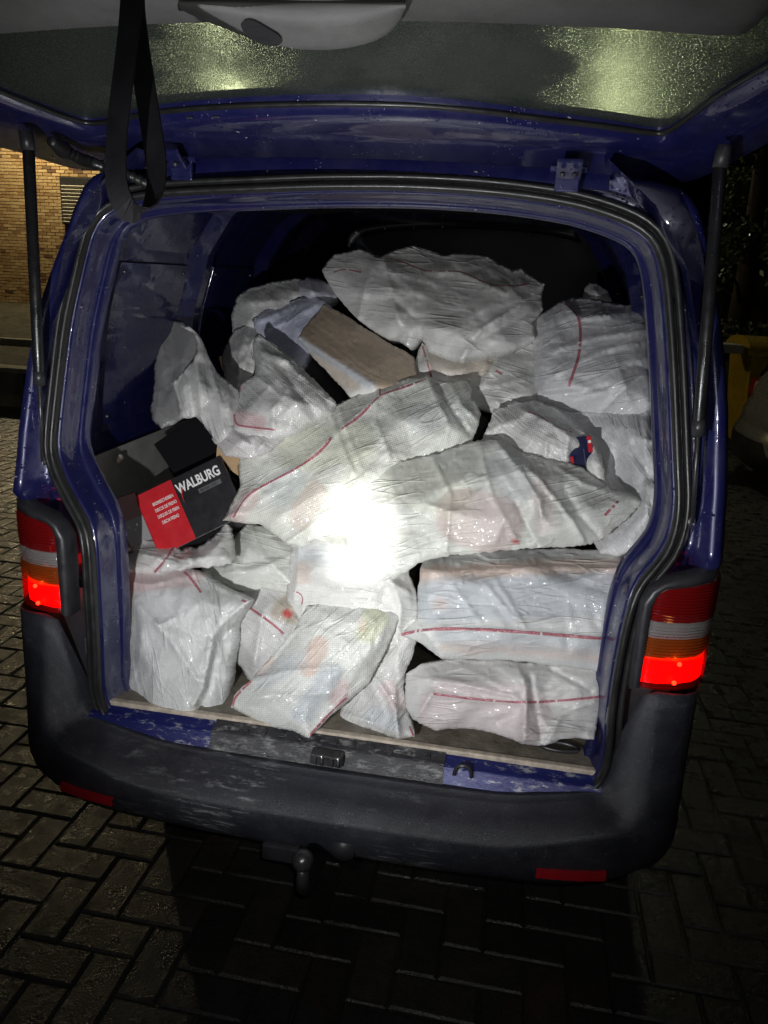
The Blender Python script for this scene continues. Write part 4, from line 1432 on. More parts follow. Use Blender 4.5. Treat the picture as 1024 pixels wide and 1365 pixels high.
# navy carton standing in its mouth
def carton(name, label, A, B, D, depth, m, extra=None):
    """carton from three corners of its front face (pixel u, v and depth y) and a thickness"""
    a, b, d = (aty(*A), aty(*B), aty(*D))
    ex = (b-a)
    ey = (d-a)
    ey = ey-ex.normalized()*ey.dot(ex.normalized())
    nz = ex.cross(ey).normalized()
    if nz.dot(FWD) < 0: nz = -nz
    bm = bmesh.new()
    R3 = Matrix((ex.normalized(), ey.normalized(), nz)).transposed()
    c = a+ex/2+ey/2+nz*depth/2
    box_bm(ex.length, ey.length, depth, c, .0025, bm, R3)
    o = bmobj(name, bm, m)
    tag(o, label, 'carton')
    return o, a, ex, ey, nz
o, a, ex, ey, nz = carton('carton', 'navy carton with a red corner inside the torn-open sack', (756,584,.435), (788,580,.445), (762,640,.395), .10, BOXBLUE)
def panel_on(parent, a, ex, ey, nz, f, m, name, lift=.0012):
    x0, x1, y0, y1 = f
    q = [a+ex*x0+ey*y0, a+ex*x1+ey*y0, a+ex*x1+ey*y1, a+ex*x0+ey*y1]
    vs, fs = prism([p-nz*lift for p in q], nz*.0008)
    return mesh(name, vs, fs, m, parent)
panel_on(o, a, ex, ey, nz, (.80, .98, .02, .40), BOXRED, 'red_panel')
panel_on(o, a, ex, ey, nz, (.84, .95, .12, .18), INK, 'white_mark', .0022)
panel_on(o, a, ex, ey, nz, (.02, .14, .45, .62), BOXRED, 'red_panel')
panel_on(o, a, ex, ey, nz, (.60, .62, .3, .98), INKGREY, 'white_mark')

# --- centre
sack('long sack lying diagonally across the middle with a red stripe along it',
     [(319,604,-.02),(370,577,-.03),(428,548,-.04),(470,530,-.05),(503,513,-.06),(535,506,-.06),(569,500,-.06),(588,509,-.06),(605,508,-.06),(626,505,-.06),(630,518,-.07),(629,530,-.08),(637,540,-.08),(641,550,-.08),(638,567,-.08),(629,590,-.06),(600,615,-.05),(560,640,-.04),(520,680,-.04),(470,705,-.03),(430,715,-.02),(400,728,-.02),(384,726,-.02),(365,712,-.03),(347,699,-.03),(322,697,-.02),(297,694,.0),(308,672,-.02),(320,650,-.03)],
     [(310,688,-.06),(335,656,-.09),(400,622,-.13),(430,597,-.14),(455,570,-.14),(510,525,-.13),(569,507,-.12),(340,680,-.08),(370,690,-.09),(400,670,-.12),(440,640,-.15),(490,600,-.17),(540,560,-.17),(575,580,-.16),(600,545,-.17),(615,575,-.15),(480,660,-.11),(350,620,-.08),(430,565,-.10),(500,530,-.12),(620,520,-.13)],
     .22, creases=[(.014, 5, [(310,690),(335,656),(400,622),(455,572),(510,525),(569,505)]), (.012, 4, [(384,724),(430,690),(490,630),(520,600)]), (.012, 4, [(503,513),(500,560),(520,610)]), (.016, 3.5, [(569,502),(580,530),(600,570)]), (-.016, 3.5, [(585,512),(600,540),(625,575)]), (.016, 3.5, [(600,512),(615,540),(636,560)]), (.008, 3, [(440,552),(470,630)]), (.007, 3, [(452,548),(482,625)])],
     stripes=[{'w': .0045, 'p': [(311,690),(322,670),(335,656),(365,640),(400,622),(430,600),(442,583)]}, {'w': .0045, 'p': [(455,572),(480,555),(500,533),(510,525),(540,516),(571,504)]}, {'w': .0032, 'p': [(506,513),(507,527)]}],
     patches=[(YEL, .28, 26, [(400,600),(470,590)]), (ORNG, .30, 12, [(420,655),(400,690)]), (BLUEG, .30, 14, [(370,660),(390,640)]), (PINK, .45, 9, [(312,690),(335,662)]), (BLUEG, .25, 16, [(560,560),(610,545)]), (YEL, .2, 10, [(490,605),(470,640)])], seed=15, angle=-.5, amp=.55, base=(.64, .65, .60))
sack('wide sack right of the middle, its cut mouth fraying over the right edge',
     [(470,700,-.06),(480,650,-.05),(500,625,-.04),(521,615,-.05),(545,613,-.06),(572,607,-.07),(600,598,-.07),(620,591,-.08),(657,584,-.08),(672,588,-.08),(690,600,-.08),(710,607,-.08),(728,612,-.08),(750,615,-.08),(772,621,-.08),(791,634,-.07),(817,653,-.08),(836,656,-.09),(850,662,-.09),(856,668,-.08),(846,682,-.10),(834,694,-.10),(822,702,-.10),(802,720,-.09),(780,727,-.08),(755,729,-.08),(728,730,-.07),(705,731,-.07),(680,733,-.07),(631,738,-.07),(590,742,-.07),(560,750,-.06),(527,771,-.03),(500,778,-.03),(470,760,-.04)],
     [(661,588,-.14),(690,625,-.20),(717,664,-.22),(720,715,-.16),(600,640,-.19),(560,670,-.19),(620,690,-.21),(650,640,-.22),(680,690,-.20),(703,700,-.12),(760,650,-.16),(790,680,-.18),(760,700,-.18),(775,625,-.10),(825,672,-.15),(800,700,-.14),(520,700,-.13),(540,740,-.09),(500,670,-.10),(740,640,-.19),(590,720,-.14),(650,725,-.13)],
     .22, creases=[(.018, 5, [(661,588),(690,622),(717,664),(722,690)]), (.014, 4, [(672,594),(720,640),(760,690),(778,722)]), (-.022, 4, [(690,672),(705,705),(718,726)]), (.012, 5, [(575,608),(600,660),(595,735)]), (-.010, 5, [(752,650),(775,690),(800,716)]), (.012, 4, [(728,614),(780,645),(850,668)]), (.009, 4, [(640,595),(655,660),(690,720)])],
     stripes=[{'w': .0042, 'p': [(824,668),(815,678),(806,687)]}], patches=[(PINK, .42, 36, [(620,690),(660,700)]), (PINK, .25, 12, [(720,650),(728,700)]), (YEL, .2, 30, [(540,640),(600,660)]), (BLUEG, .25, 18, [(670,620),(690,650)]), ((.5, .03, .03), .9, 2.5, [(686,722),(691,723)])], seed=16, angle=-.2, jag=1.2, amp=.6, base=(.64, .65, .61))
sack('brightly lit sack in the very middle, under the torch beam',
     [(382,800,.0),(386,750,-.02),(389,712,-.03),(405,700,-.03),(440,692,-.03),(480,690,-.03),(520,715,-.04),(548,740,-.04),(545,765,-.04),(555,790,-.04),(557,815,-.04),(548,850,-.03),(530,890,-.01),(480,900,.02),(430,870,.02),(400,830,.0)],
     [(400,715,-.08),(440,730,-.12),(490,730,-.13),(520,760,-.14),(400,780,-.08),(440,790,-.11),(500,790,-.14),(540,800,-.10),(520,840,-.09)],
     .2, creases=[(.014, 4, [(400,712),(398,760),(392,800)]), (.014, 4, [(470,750),(500,765),(545,790)]), (-.012, 4, [(460,745),(505,762),(535,772)]), (.012, 4, [(520,770),(535,810),(530,860)])],
     stripes=[{'w': .002, 'p': [(392,788),(402,792),(404,800),(402,806)]}], patches=[(BLUEG, .35, 10, [(405,735),(440,740)]), (ORNG, .3, 7, [(404,760),(404,770)])], seed=17, push=.05, angle=.1, amp=.6, base=(.66, .66, .64))
sack('slack pale sack between the red carton and the lit middle sack',
     [(268,757,.05),(300,742,.04),(312,715,.02),(330,698,.0),(360,702,-.02),(392,722,-.04),(398,760,-.06),(396,792,-.06),(375,790,-.04),(350,785,-.03),(325,790,-.01),(300,782,.02),(280,772,.03)],
     [(310,755,-.02),(340,735,-.06),(365,745,-.09),(380,770,-.10),(345,765,-.07),(320,770,-.03)], .12,
     creases=[(.014, 4, [(300,765),(340,760),(392,740)]), (.012, 4, [(335,705),(350,740),(390,780)])], seed=18, push=.09, angle=.2, amp=.9, base=(.63, .64, .60))
sack('half-hidden sack with a brown stain and a red dot, behind the two front left sacks',
     [(298,775,.06),(340,772,.03),(375,775,.0),(400,786,-.02),(410,800,-.03),(405,825,-.03),(395,850,-.02),(375,890,-.01),(345,915,.0),(330,905,.02),(322,890,.03),(312,880,.04),(300,850,.06)],
     [(325,800,.0),(350,800,-.04),(380,815,-.08),(365,850,-.07),(345,830,-.06),(340,880,-.03),(320,850,.0)], .2,
     creases=[(.014, 4, [(352,812),(345,850),(340,890)]), (.012, 3, [(385,805),(395,825),(400,845)])],
     stripes=[{'w': .0040, 'p': [(330,808),(350,822),(365,833),(378,845)]}], patches=[(BROWN, .75, 15, [(378,812),(402,808)]), ((.5, .03, .03), .9, 3, [(381,817),(383,818)])], seed=19, push=.12, angle=.6, amp=.8, base=(.60, .60, .59))
# --- front row
sack('folded sack mouth with a jagged cut edge in front of the red carton',
     [(147,768,.06),(150,752,.05),(156,745,.04),(170,740,.04),(176,736,.05),(166,733,.05),(172,723,.05),(182,716,.04),(195,720,.03),(207,719,.03),(218,725,.02),(232,728,.01),(242,733,.01),(252,729,.0),(262,731,.0),(275,722,.0),(288,712,.0),(300,697,.0),(304,700,-.01),(308,712,-.02),(311,742,-.03),(308,752,-.03),(290,755,-.02),(262,757,-.01),(235,762,.0),(205,767,.01),(180,765,.03),(160,772,.05)],
     [(190,740,-.03),(215,745,-.05),(255,742,-.06),(290,730,-.07),(300,745,-.07),(165,757,.0),(230,735,-.03)], .07,
     creases=[(.012, 4, [(180,735),(220,748),(300,742)]), (-.012, 4, [(175,738),(190,732),(200,724)]), (.010, 4, [(232,730),(215,763)]), (.012, 4, [(305,705),(285,735),(240,760)])],
     stripes=[{'w': .0045, 'p': [(232,728),(222,745),(206,763)]}], seed=20, angle=.1, jag=1.6, amp=.8, base=(.64, .64, .62), rnd=.012)
sack('upright front left sack standing on the sill, corner seam sticking out right',
     [(158,812,.06),(159,790,.07),(163,770,.07),(176,764,.06),(205,762,.06),(240,757,.06),(262,760,.05),(285,778,.03),(305,788,.01),(331,799,-.03),(326,812,-.03),(310,836,-.02),(310,860,.0),(305,880,.02),(302,910,.03),(298,935,.03),(290,955,.02),(270,964,.01),(250,966,.0),(232,970,.0),(205,971,.0),(188,968,.0),(180,950,.02),(172,932,.05),(165,922,.07),(167,880,.07),(160,845,.06)],
     [(200,790,-.02),(250,790,-.03),(290,808,-.06),(262,800,-.05),(200,830,-.06),(240,850,-.09),(210,900,-.07),(245,920,-.07),(278,860,-.08),(268,910,-.07),(250,955,-.05),(200,955,-.04),(182,870,-.02),(180,810,-.01),(296,850,.0),(288,900,.0),(275,945,-.01),(318,804,-.05)],
     .26, creases=[(.022, 4, [(331,801),(300,828),(283,850),(277,885),(270,915),(258,940)]), (-.022, 4, [(312,836),(291,858),(285,890),(279,920),(268,942)]), (.014, 5, [(208,830),(235,862),(262,905)]), (.010, 4, [(180,800),(210,835),(240,820)]), (.012, 5, [(163,775),(200,780),(262,765)]), (.010, 5, [(190,835),(186,880),(170,920)])],
     stripes=[{'w': .0042, 'p': [(246,762),(258,775),(268,790)]}, {'w': .004, 'p': [(322,800),(331,803)]}], patches=[(PINK, .55, 9, [(172,772),(205,776),(262,768)]), ((.45, .46, .45), .5, 12, [(172,815),(176,870)])], seed=21, angle=1.35, amp=.7, base=(.61, .62, .61))
sack('front sack right of centre, its bottom corner hanging to the sill',
     [(470,905,.03),(500,880,.02),(525,850,.0),(538,830,-.02),(556,822,-.03),(556,850,-.03),(551,872,-.03),(541,895,-.02),(537,920,-.01),(543,945,-.01),(550,968,-.01),(553,982,-.01),(530,985,-.01),(505,978,.01),(478,968,.02),(452,962,.04),(455,940,.05)],
     [(530,870,-.05),(510,910,-.04),(525,940,-.05),(528,975,-.05),(495,950,-.02),(543,850,-.06),(535,905,-.06)], .18,
     creases=[(.018, 3.5, [(541,893),(526,912),(527,945),(531,983)]), (.012, 4, [(460,952),(500,965),(530,978)]), (.012, 4, [(500,905),(520,930),(526,960)])],
     stripes=[{'w': .003, 'p': [(546,968),(551,981)]}], patches=[(PINK, .4, 9, [(518,920),(528,940)]), (BLUEG, .35, 12, [(500,955),(525,960)])], seed=22, push=.03, angle=-.9, amp=.7)
sack('front middle sack slanting down over the sill, coloured print showing through',
     [(308,943,-.02),(312,928,-.02),(322,916,-.02),(335,907,-.02),(350,888,-.01),(370,865,.0),(390,843,.0),(409,808,.01),(440,802,.02),(489,795,.02),(510,806,.0),(534,818,-.02),(525,845,-.02),(508,880,-.02),(491,912,-.02),(468,932,-.02),(440,955,-.03),(412,984,-.04),(404,981,-.04),(390,974,-.03),(366,970,-.02),(345,962,-.02),(325,952,-.02)],
     [(345,925,-.07),(380,900,-.08),(420,860,-.08),(470,830,-.07),(510,825,-.07),(490,870,-.10),(450,900,-.11),(410,935,-.10),(370,950,-.08),(405,970,-.07),(440,820,-.05),(460,860,-.10)],
     .18, creases=[(.012, 4, [(335,908),(380,895),(450,890)]), (.010, 4, [(345,930),(390,925),(440,925)]), (.008, 3.5, [(480,812),(500,830),(492,865)]), (.008, 3.5, [(520,815),(500,868)]), (.012, 4, [(412,982),(440,950),(490,905)]), (-.010, 5, [(390,850),(350,900)])],
     stripes=[{'w': .0042, 'p': [(335,908),(322,920),(312,932),(310,944)]}, {'w': .004, 'p': [(412,981),(424,968),(440,950),(462,930)]}],
     patches=[(ORNG, .5, 9, [(425,860),(412,890)]), (YEL, .65, 14, [(500,822),(492,842)]), (ORNG, .45, 7, [(355,880),(345,890)]), (BLUEG, .5, 12, [(440,900),(405,950)]), (PINK, .5, 8, [(460,915),(450,930)]), (ORNG, .4, 4, [(482,830),(484,836)]), (BLUEG, .3, 10, [(350,905),(400,880)])], seed=23, angle=-.75, amp=.5, base=(.64, .65, .62))
sack('low sack under the boxy striped sack, front right on the load floor',
     [(541,899,.0),(560,886,.0),(600,878,.02),(669,880,.02),(735,886,.02),(790,892,.02),(803,897,.01),(803,930,.02),(797,960,.02),(792,986,.0),(770,984,.0),(749,985,-.02),(740,990,-.03),(729,993,-.04),(715,994,-.04),(696,992,-.04),(680,985,-.02),(653,976,-.01),(630,972,.0),(613,971,.0),(580,974,-.01),(550,959,-.02),(540,942,-.02)],
     [(580,905,-.05),(640,910,-.07),(695,905,-.08),(701,935,-.09),(700,985,-.07),(640,940,-.07),(580,930,-.07),(560,935,-.06),(600,960,-.05),(730,930,-.03),(770,915,-.03),(770,950,-.03),(735,970,-.04),(735,900,.0)],
     .22, creases=[(.014, 4, [(690,892),(701,915),(701,950),(698,990)]), (-.014, 4, [(708,900),(714,940),(722,985)]), (.012, 4, [(555,905),(620,912),(690,930)]), (.012, 3.5, [(575,926),(562,948),(553,958)]), (-.012, 4, [(735,892),(760,905),(788,920)]), (.010, 4, [(730,990),(750,950),(795,935)]), (.010, 4, [(575,924),(640,933),(701,937)])],
     stripes=[{'w': .0036, 'p': [(578,925),(640,933),(700,937),(750,934),(798,929)]}], patches=[(PINK, .28, 40, [(600,950),(690,955)])], seed=24, push=.02, angle=.05, amp=.6, base=(.58, .57, .56))
sack('boxy front right sack with a red stripe across, orange and blue bands showing',
     [(560,758,.0),(565,747,.02),(573,739,.06),(640,735,.07),(719,732,.07),(790,733,.07),(835,732,.06),(834,760,.02),(826,780,.01),(819,800,.0),(812,850,.0),(806,897,-.01),(780,892,-.02),(732,887,-.03),(700,882,-.03),(669,880,-.03),(630,879,-.02),(590,879,-.02),(575,868,-.03),(560,857,-.03),(533,846,-.02),(545,835,-.02),(556,826,-.03)],
     [(575,762,-.05),(700,757,-.05),(825,757,-.03),(570,800,-.07),(590,838,-.09),(690,842,-.09),(800,848,-.06),(700,800,-.08),(810,800,-.05),(640,860,-.08),(600,870,-.05),(640,780,-.07),(760,780,-.06),(760,870,-.07)],
     .24, creases=[(.012, 5, [(566,764),(640,760),(740,756),(828,760)]), (.010, 4, [(535,846),(590,838),(690,842),(812,852)]), (.007, 3, [(640,770),(690,830)]), (.006, 3, [(660,772),(700,835)]), (.006, 3, [(600,775),(640,830)]), (.008, 4, [(815,780),(808,840)]), (.012, 4, [(560,835),(578,858),(590,876)])],
     stripes=[{'w': .0048, 'p': [(535,846),(560,840),(590,838),(640,839),(690,842),(750,847),(811,852)]}], patches=[(ORNG, .50, 8, [(562,766),(640,762),(740,758),(826,756)]), (BLUEG, .55, 26, [(580,800),(700,795),(810,790)]), (ORNG, .32, 5, [(590,862),(700,866),(806,876)]), (BLUEG, .35, 8, [(590,850),(800,862)]), (ORNG, .3, 5, [(582,806),(588,806)])], seed=25, angle=.04, amp=.35, base=(.60, .61, .60), jag=.3)

# --- cartons at the left
wal, a, ex, ey, nz = carton('brake_disc_carton', 'red and black carton with bold white lettering leaning at the left', (180,662,.40), (293,607,.50), (240,729,.33), .085, BOXBLACK)
panel_on(wal, a, ex, ey, nz, (0.004, .415, .006, .994), BOXRED, 'red_panel')
q = [a+nz*.002-ex.normalized()*.0013+ey*.01, a+nz*.083-ex.normalized()*.0013+ey*.01, a+nz*.083-ex.normalized()*.0013+ey*.99, a+nz*.002-ex.normalized()*.0013+ey*.99]
vs, fs = prism(q, ex.normalized()*.0009)
mesh('red_end_panel', vs, fs, BOXRED, wal)
def lettering(text, parent, org, xd, yd, size, m, name='lettering', bold=0.0, fit=None):
    cu = bpy.data.curves.new(name, 'FONT')
    cu.body = text
    cu.size = 1.0
    cu.offset = bold
    cu.extrude = 0.0
    tmp = bpy.data.objects.new('tmp', cu)
    COL.objects.link(tmp)
    dg = bpy.context.evaluated_depsgraph_get()
    me = bpy.data.meshes.new_from_object(tmp.evaluated_get(dg))
    bpy.data.objects.remove(tmp)
    xs_ = [v.co.x for v in me.vertices]
    w = max(xs_)-min(xs_)
    sx = size if fit is None else fit/w
    X, Y_ = xd.normalized(), yd.normalized()
    mn = min(xs_)
    for v in me.vertices:
        v.co = org+X*((v.co.x-mn)*sx)+Y_*(v.co.y*size)
    me.materials.clear()
    me.materials.append(m)
    o = bpy.data.objects.new(name, me)
    COL.objects.link(o)
    o.parent = parent
    return o
fo = a-nz*.0024
lettering('WALBURG', wal, fo+ex*.43+ey*.27, ex, -ey, .046, INK, bold=.030, fit=ex.length*.50)
bm = tube([fo+ex*.455+ey*.42-nz*.001, fo+ex*.465+ey*.30-nz*.001, fo+ex*.50+ey*.20-nz*.001], [.0008, .002, .0008], 6)
bmobj('red_swoosh', bm, INKRED, wal)
panel_on(wal, a, ex, ey, nz, (.64, .90, .335, .405), INKGREY, 'print_bar', .0016)
lettering('BRAKE DISC', wal, fo+ex*.66+ey*.395, ex, -ey, .014, BOXBLACK, fit=ex.length*.2)
for k, tx in enumerate(('BREMSSCHEIBEN', 'DISCOS DE FRENO', 'DISQUES DE FREIN', 'DISCHI FRENO')):
    fitw = ex.length*(.235, .245, .24, .19)[k]
    lettering(tx, wal, fo+ex*(.14+(.02 if k == 3 else 0))+ey*(.27+k*.105), ex, -ey, .0155, INK, bold=.012, fit=fitw)
dk, a2, ex2, ey2, nz2 = carton('carton', 'carton painted dark for its shade, standing behind the red and black carton, left', (205,592,.60), (262,553,.66), (228,660,.54), .16, mat('shade_black_carton', (.006, .006, .007), .8, spec=.08))  # shadow lying on this carton is put into its near-black colour
cb, a3_, ex3, ey3, nz3 = carton('labelled_carton', 'dark red carton with a grey label low by the left door pillar', (146,668,.36), (180,655,.40), (152,745,.32), .12, mat('dark_red_carton', (.10, .01, .014), .5))
panel_on(cb, a3_, ex3, ey3, nz3, (.05, 1.0, .45, .92), INKGREY, 'label_sheet')
for k in range(4):
    panel_on(cb, a3_, ex3, ey3, nz3, (.25+.15*k, .32+.15*k, .55+.06*(k % 2), .60+.06*(k % 2)), BOXBLACK, 'print_mark', .0024)
# torn brown cardboard flap
fl = [(288,612),(290,590),(300,596),(318,604),(322,612),(316,622),(318,634),(306,626),(300,614),(296,622)]
vs, fs = prism([aty(u, v, .50+.0006*(v-590)) for u, v in fl], Vector((.01, .028, .01)))
tag(mesh('torn_cardboard', vs, fs, CARDBOARD), 'torn brown cardboard flap at the right end of the red and black carton', 'cardboard')
# foam scraps on the lining
for u, v, s_ in ((160,612,1.0), (134,638,1.2)):
    p = atx(u, v, -.80)
    bm = bmesh.new()
    bmesh.ops.create_icosphere(bm, subdivisions=2, radius=.016*s_, matrix=Matrix.Translation(p) @ Matrix.Diagonal((.35, 1.3, .9, 1)))
    for vv in bm.verts: vv.co += Vector((0, 1, 1))*noise.noise(vv.co*60)*.006
    bmobj('torn_foam', bm, WOODEDGE, van, True)
# tan carton edge deep in the heap
o, *_ = carton('carton', 'small plain brown carton glimpsed deep in the dark at the left', (291,476,1.05), (300,472,1.05), (291,500,1.03), .1, CARDBOARD)

# ------------------------------------------------------------------ surroundings
# street lamps that light the yard from ahead of the van
def street_lamp(x, y, h, watts, label, col, arm, glow):
    t = thing('street_lamp', label, 'street lamp', (x, y, 0))
    bmobj('pole', tube([(0, 0, -.02), (0, 0, 1.2), (0, 0, h+.3)], [.085, .07, .045], 12), POLE, t, True)
    bmobj('arm', tube([(0, 0, h+.25), (arm*.3, -.15, h+.42), (arm, -.4, h+.34)], .03, 10), POLE, t, True)
    bm = box_bm(.62, .26, .10, (arm*1.35, -.5, h+.30), .04)
    hd = bmobj('lamp_head', bm, POLE, t, True)
    bm = box_bm(.44, .20, .05, (arm*1.35, -.5, h+.235), .02)
    bmobj('lamp_glass', bm, mat('street_lamp_glow', (1, .9, .6), .4, emit=(1.0, .97, .62), estr=glow), hd, True)
    ld = bpy.data.lights.new('street_light', 'POINT')
    ld.energy, ld.color, ld.shadow_soft_size = watts, col, .12
    lo = bpy.data.objects.new('street_light', ld)
    COL.objects.link(lo)
    lo.parent = t
    lo.location = (arm*1.35, -.5, h+.08)
    return t
street_lamp(-3.30, 6.7, 4.45, 16, 'street lamp beyond the left side of the van, before the low wall', (1.0, .93, .66), .5, 9)
street_lamp(1.1, 16.5, 8.7, 12, 'street lamp seen as a yellow glow through the right of the wet rear window', (1.0, .96, .62), .6, 260)

# low retaining wall and raised ground, left
rw = thing('retaining_wall', 'low concrete retaining wall with a coping left of the van', 'wall')
mesh('wall_face', *prism([(-14, 7.35, -.05), (-2.2, 7.35, -.05), (-2.2, 7.35, .44), (-14, 7.35, .44)], (0, .25, 0)), CONCRETE, rw)
bmobj('coping', box_bm(11.9, .34, .07, (-8.1, 7.44, .478), .012), CONCRETE, rw)
for x in np.arange(-9, -3, .62):
    bmobj('rib', box_bm(.035, .03, .40, (x, 7.335, .235), .006), DARKMETAL, rw)
ny, nx = 14, 40
rng = random.Random(5)
rows = []
for j in range(ny):
    y = 7.62+j*.7
    rows.append([(-16+i*.36, y, lerp(y, [7.6, 9.6, 10.2, 12.6, 16.8], [.46, .50, .52, .92, 1.05])+noise.noise(Vector((i*.4, j*.5, 2)))*.04) for i in range(nx)])
vs, fs = loft(rows)
struct(mesh('raised_ground', vs, fs, SOIL, None, True))
kb = thing('kerb', 'pale concrete kerb on the raised ground before the brick building', 'kerb')
for k in range(8):
    bmobj('kerb_stone', box_bm(.98, .16, .16, (-11.6+k*1.0, 10.0, .56), .02), PALECONC, kb)

# brick building
WY = 15.2
bld = thing('brick_building', 'yellow brick building with a pale corner band behind the van, left', 'building', (0, 0, 0))
X0, X1, ZB = -16.0, -8.35, 1.02
mesh('wall', *prism([(X0, WY+.02, .6), (X1, WY+.02, .6), (X1, WY+.02, 6.0), (X0, WY+.02, 6.0)], (0, 3.0, 0)), MORTAR, bld)
bme = bpy.data.meshes.new('brick')
bmx = box_bm(.205, .03, .058, (0, 0, 0), .004, None, None, 1)
bmesh.ops.recalc_face_normals(bmx, faces=bmx.faces)
bmx.to_mesh(bme)
bmx.free()
bme.materials.append(BRICK)
cand = []
for r in range(0, 62):
    z = ZB+r*.070
    for c in range(-80, -35):
        x = c*.217+(.108 if r % 2 else 0)
        if x+.1 > X1 or x < X0: continue
        d = Vector((x, WY, z))-CAM
        zc = d.dot(FWD)
        pu, pv = PW/2+FPX*d.dot(RIGHT)/zc, PH/2-FPX*d.dot(UP)/zc
        cand.append((0 if (-12 < pu < 92 and 170 < pv < 450) else 1, abs(pu-40)+abs(pv-320)*.2, x, z))
cand.sort()
rv, rf = [], []
bmv = [v.co.copy() for v in bme.vertices]
bmf = [tuple(p.vertices) for p in bme.polygons]
for n, (h, _, x, z) in enumerate(cand):
    yo = random.uniform(-.004, .004)
    if n < 295:
        o = bpy.data.objects.new('brick', bme)
        COL.objects.link(o)
        o.parent = bld
        o.location = (x, WY+.005+yo, z)
    else:
        k = len(rv)
        rv += [v+Vector((x, WY+.005+yo, z)) for v in bmv]
        rf += [tuple(i+k for i in f) for f in bmf]
o = mesh('far_bricks', rv, rf, BRICK, bld)
o['kind'] = 'stuff'
# unseen lamp added high on the building to brighten its brickwork
wl = thing('added_wall_lamp', 'unseen wall lamp added high on the yellow brick building', 'wall lamp', (-10.2, WY, 5.6))
bmobj('bracket', tube([(0, 0, 0), (0, -.5, .12), (0, -.85, .05)], .025, 8), POLE, wl, True)
hd = bmobj('lamp_head', box_bm(.34, .26, .09, (0, -.95, .03), .03), POLE, wl, True)
bmobj('lamp_glass', box_bm(.26, .19, .04, (0, -.95, -.03), .015), mat('added_lamp_glow', (1, .85, .5), .4, emit=(1, .78, .36), estr=120), hd, True)
ld = bpy.data.lights.new('added_wall_light', 'POINT')
ld.energy, ld.color, ld.shadow_soft_size = 360, (1.0, .84, .52), .1
lo = bpy.data.objects.new('added_wall_light', ld)
COL.objects.link(lo)
lo.parent = wl
lo.location = (0, -1.1, -.18)
# pale corner band, vent
mesh('corner_band', *prism([(X1, WY-.06, .6), (X1+1.5, WY-.06, .6), (X1+1.5, WY-.06, 6.0), (X1, WY-.06, 6.0)], (0, 3.0, 0)), PALECONC, bld)
pc = aty(90, 268, WY-.1)
bmobj('vent_frame', box_bm(.9, .03, 1.0, (pc.x+.28, WY-.075, pc.z), .01), BLACK, bld)
for k in range(11):
    bmobj('vent_slat', box_bm(.8, .03, .05, (pc.x+.28, WY-.11, pc.z-.45+k*.075), .006, None, Matrix.Rotation(RAD(30), 3, 'X')), PALECONC, bld)

# foliage helpers
def leaves(name, centre_fn, n, size, parent=None, seed=0):
    rng = random.Random(seed)
    vs, fs = [], []
    for _ in range(n):
        c = Vector(centre_fn(rng))
        a = Vector((rng.gauss(0, 1), rng.gauss(0, 1), rng.gauss(0, 1))).normalized()
        b = a.orthogonal().normalized()
        c2 = a.cross(b)
        s = size*rng.uniform(.6, 1.4)
        k = len(vs)
        vs += [c-b*s, c+c2*s*.45, c+b*s, c-c2*s*.45]
        fs.append((k, k+1, k+2, k+3))
    return mesh(name, vs, fs, LEAF, parent)
def tree(x, y, h, r, label, seed, n=5000, z0=1.6):
    t = thing('tree', label, 'tree', (x, y, 0), 0, 'trees right of the van')
    rng = random.Random(seed)
    bm = tube([(0, 0, -.05), (.03, .02, h*.3), (-.04, .03, h*.6), (0, 0, h*.9)], [r*.11, r*.085, r*.06, .02], 10)
    for k in range(8):
        a = rng.uniform(0, 6.28)
        zz = rng.uniform(z0*.8, h*.8)
        tube([(0, 0, zz), (math.cos(a)*r*.4, math.sin(a)*r*.4, zz+.3), (math.cos(a)*r*.8, math.sin(a)*r*.8, zz+.4)], [.05, .03, .01], 6, bm)
    bmobj('trunk', bm, BARK, t, True)
    cl = []
    for k in range(26):
        zz = rng.uniform(z0, h)
        rr = r*(1-.55*max(0, (zz-z0)/(h-z0)))*math.sqrt(rng.random())
        a = rng.uniform(0, 6.28)
        cl.append((rr*math.cos(a), rr*math.sin(a), zz, rng.uniform(.35, .75)))
    def f(rg):
        c = cl[rg.randrange(len(cl))]
        v = Vector((rg.gauss(0, 1), rg.gauss(0, 1), rg.gauss(0, 1))).normalized()*c[3]*rg.uniform(.5, 1)
        return (c[0]+v.x, c[1]+v.y, c[2]+v.z)
    leaves('crown', f, n, .075, t, seed)
tree(4.1, 13.0, 7.5, 2.0, 'dark leafy tree right of the van, nearest of the trees', 11, 6500, 2.0)
tree(6.4, 15.0, 9.0, 2.6, 'tall dark tree behind the nearest tree, right edge', 12, 6500, 2.0)
tree(7.6, 12.4, 8.0, 2.2, 'dark tree standing farthest right, out at the picture edge', 13, 5000, 2.4)
# planted bank behind the bin
rows = []
for j in range(12):
    y = 9.6+j*.6
    rows.append([(2.0+i*.35, y, lerp(y, [9.6, 10.1, 12, 16], [.0, .95, 1.25, 1.5])+noise.noise(Vector((i*.5, j*.6, 7)))*.12) for i in range(34)])
vs, fs = loft(rows)
struct(mesh('planted_bank', vs, fs, SOIL, None, True))
def cov(rg):
    x, y = rg.uniform(2.4, 9), rg.uniform(9.9, 13)
    return (x, y, lerp(y, [9.6, 10.1, 12, 16], [.0, .95, 1.25, 1.5])+rg.uniform(0, .22))
o = leaves('ground_cover', cov, 5000, .06, None, 21)
tag(o, 'low green ground cover on the bank behind the yellow bin', 'ground cover', None, 'stuff')
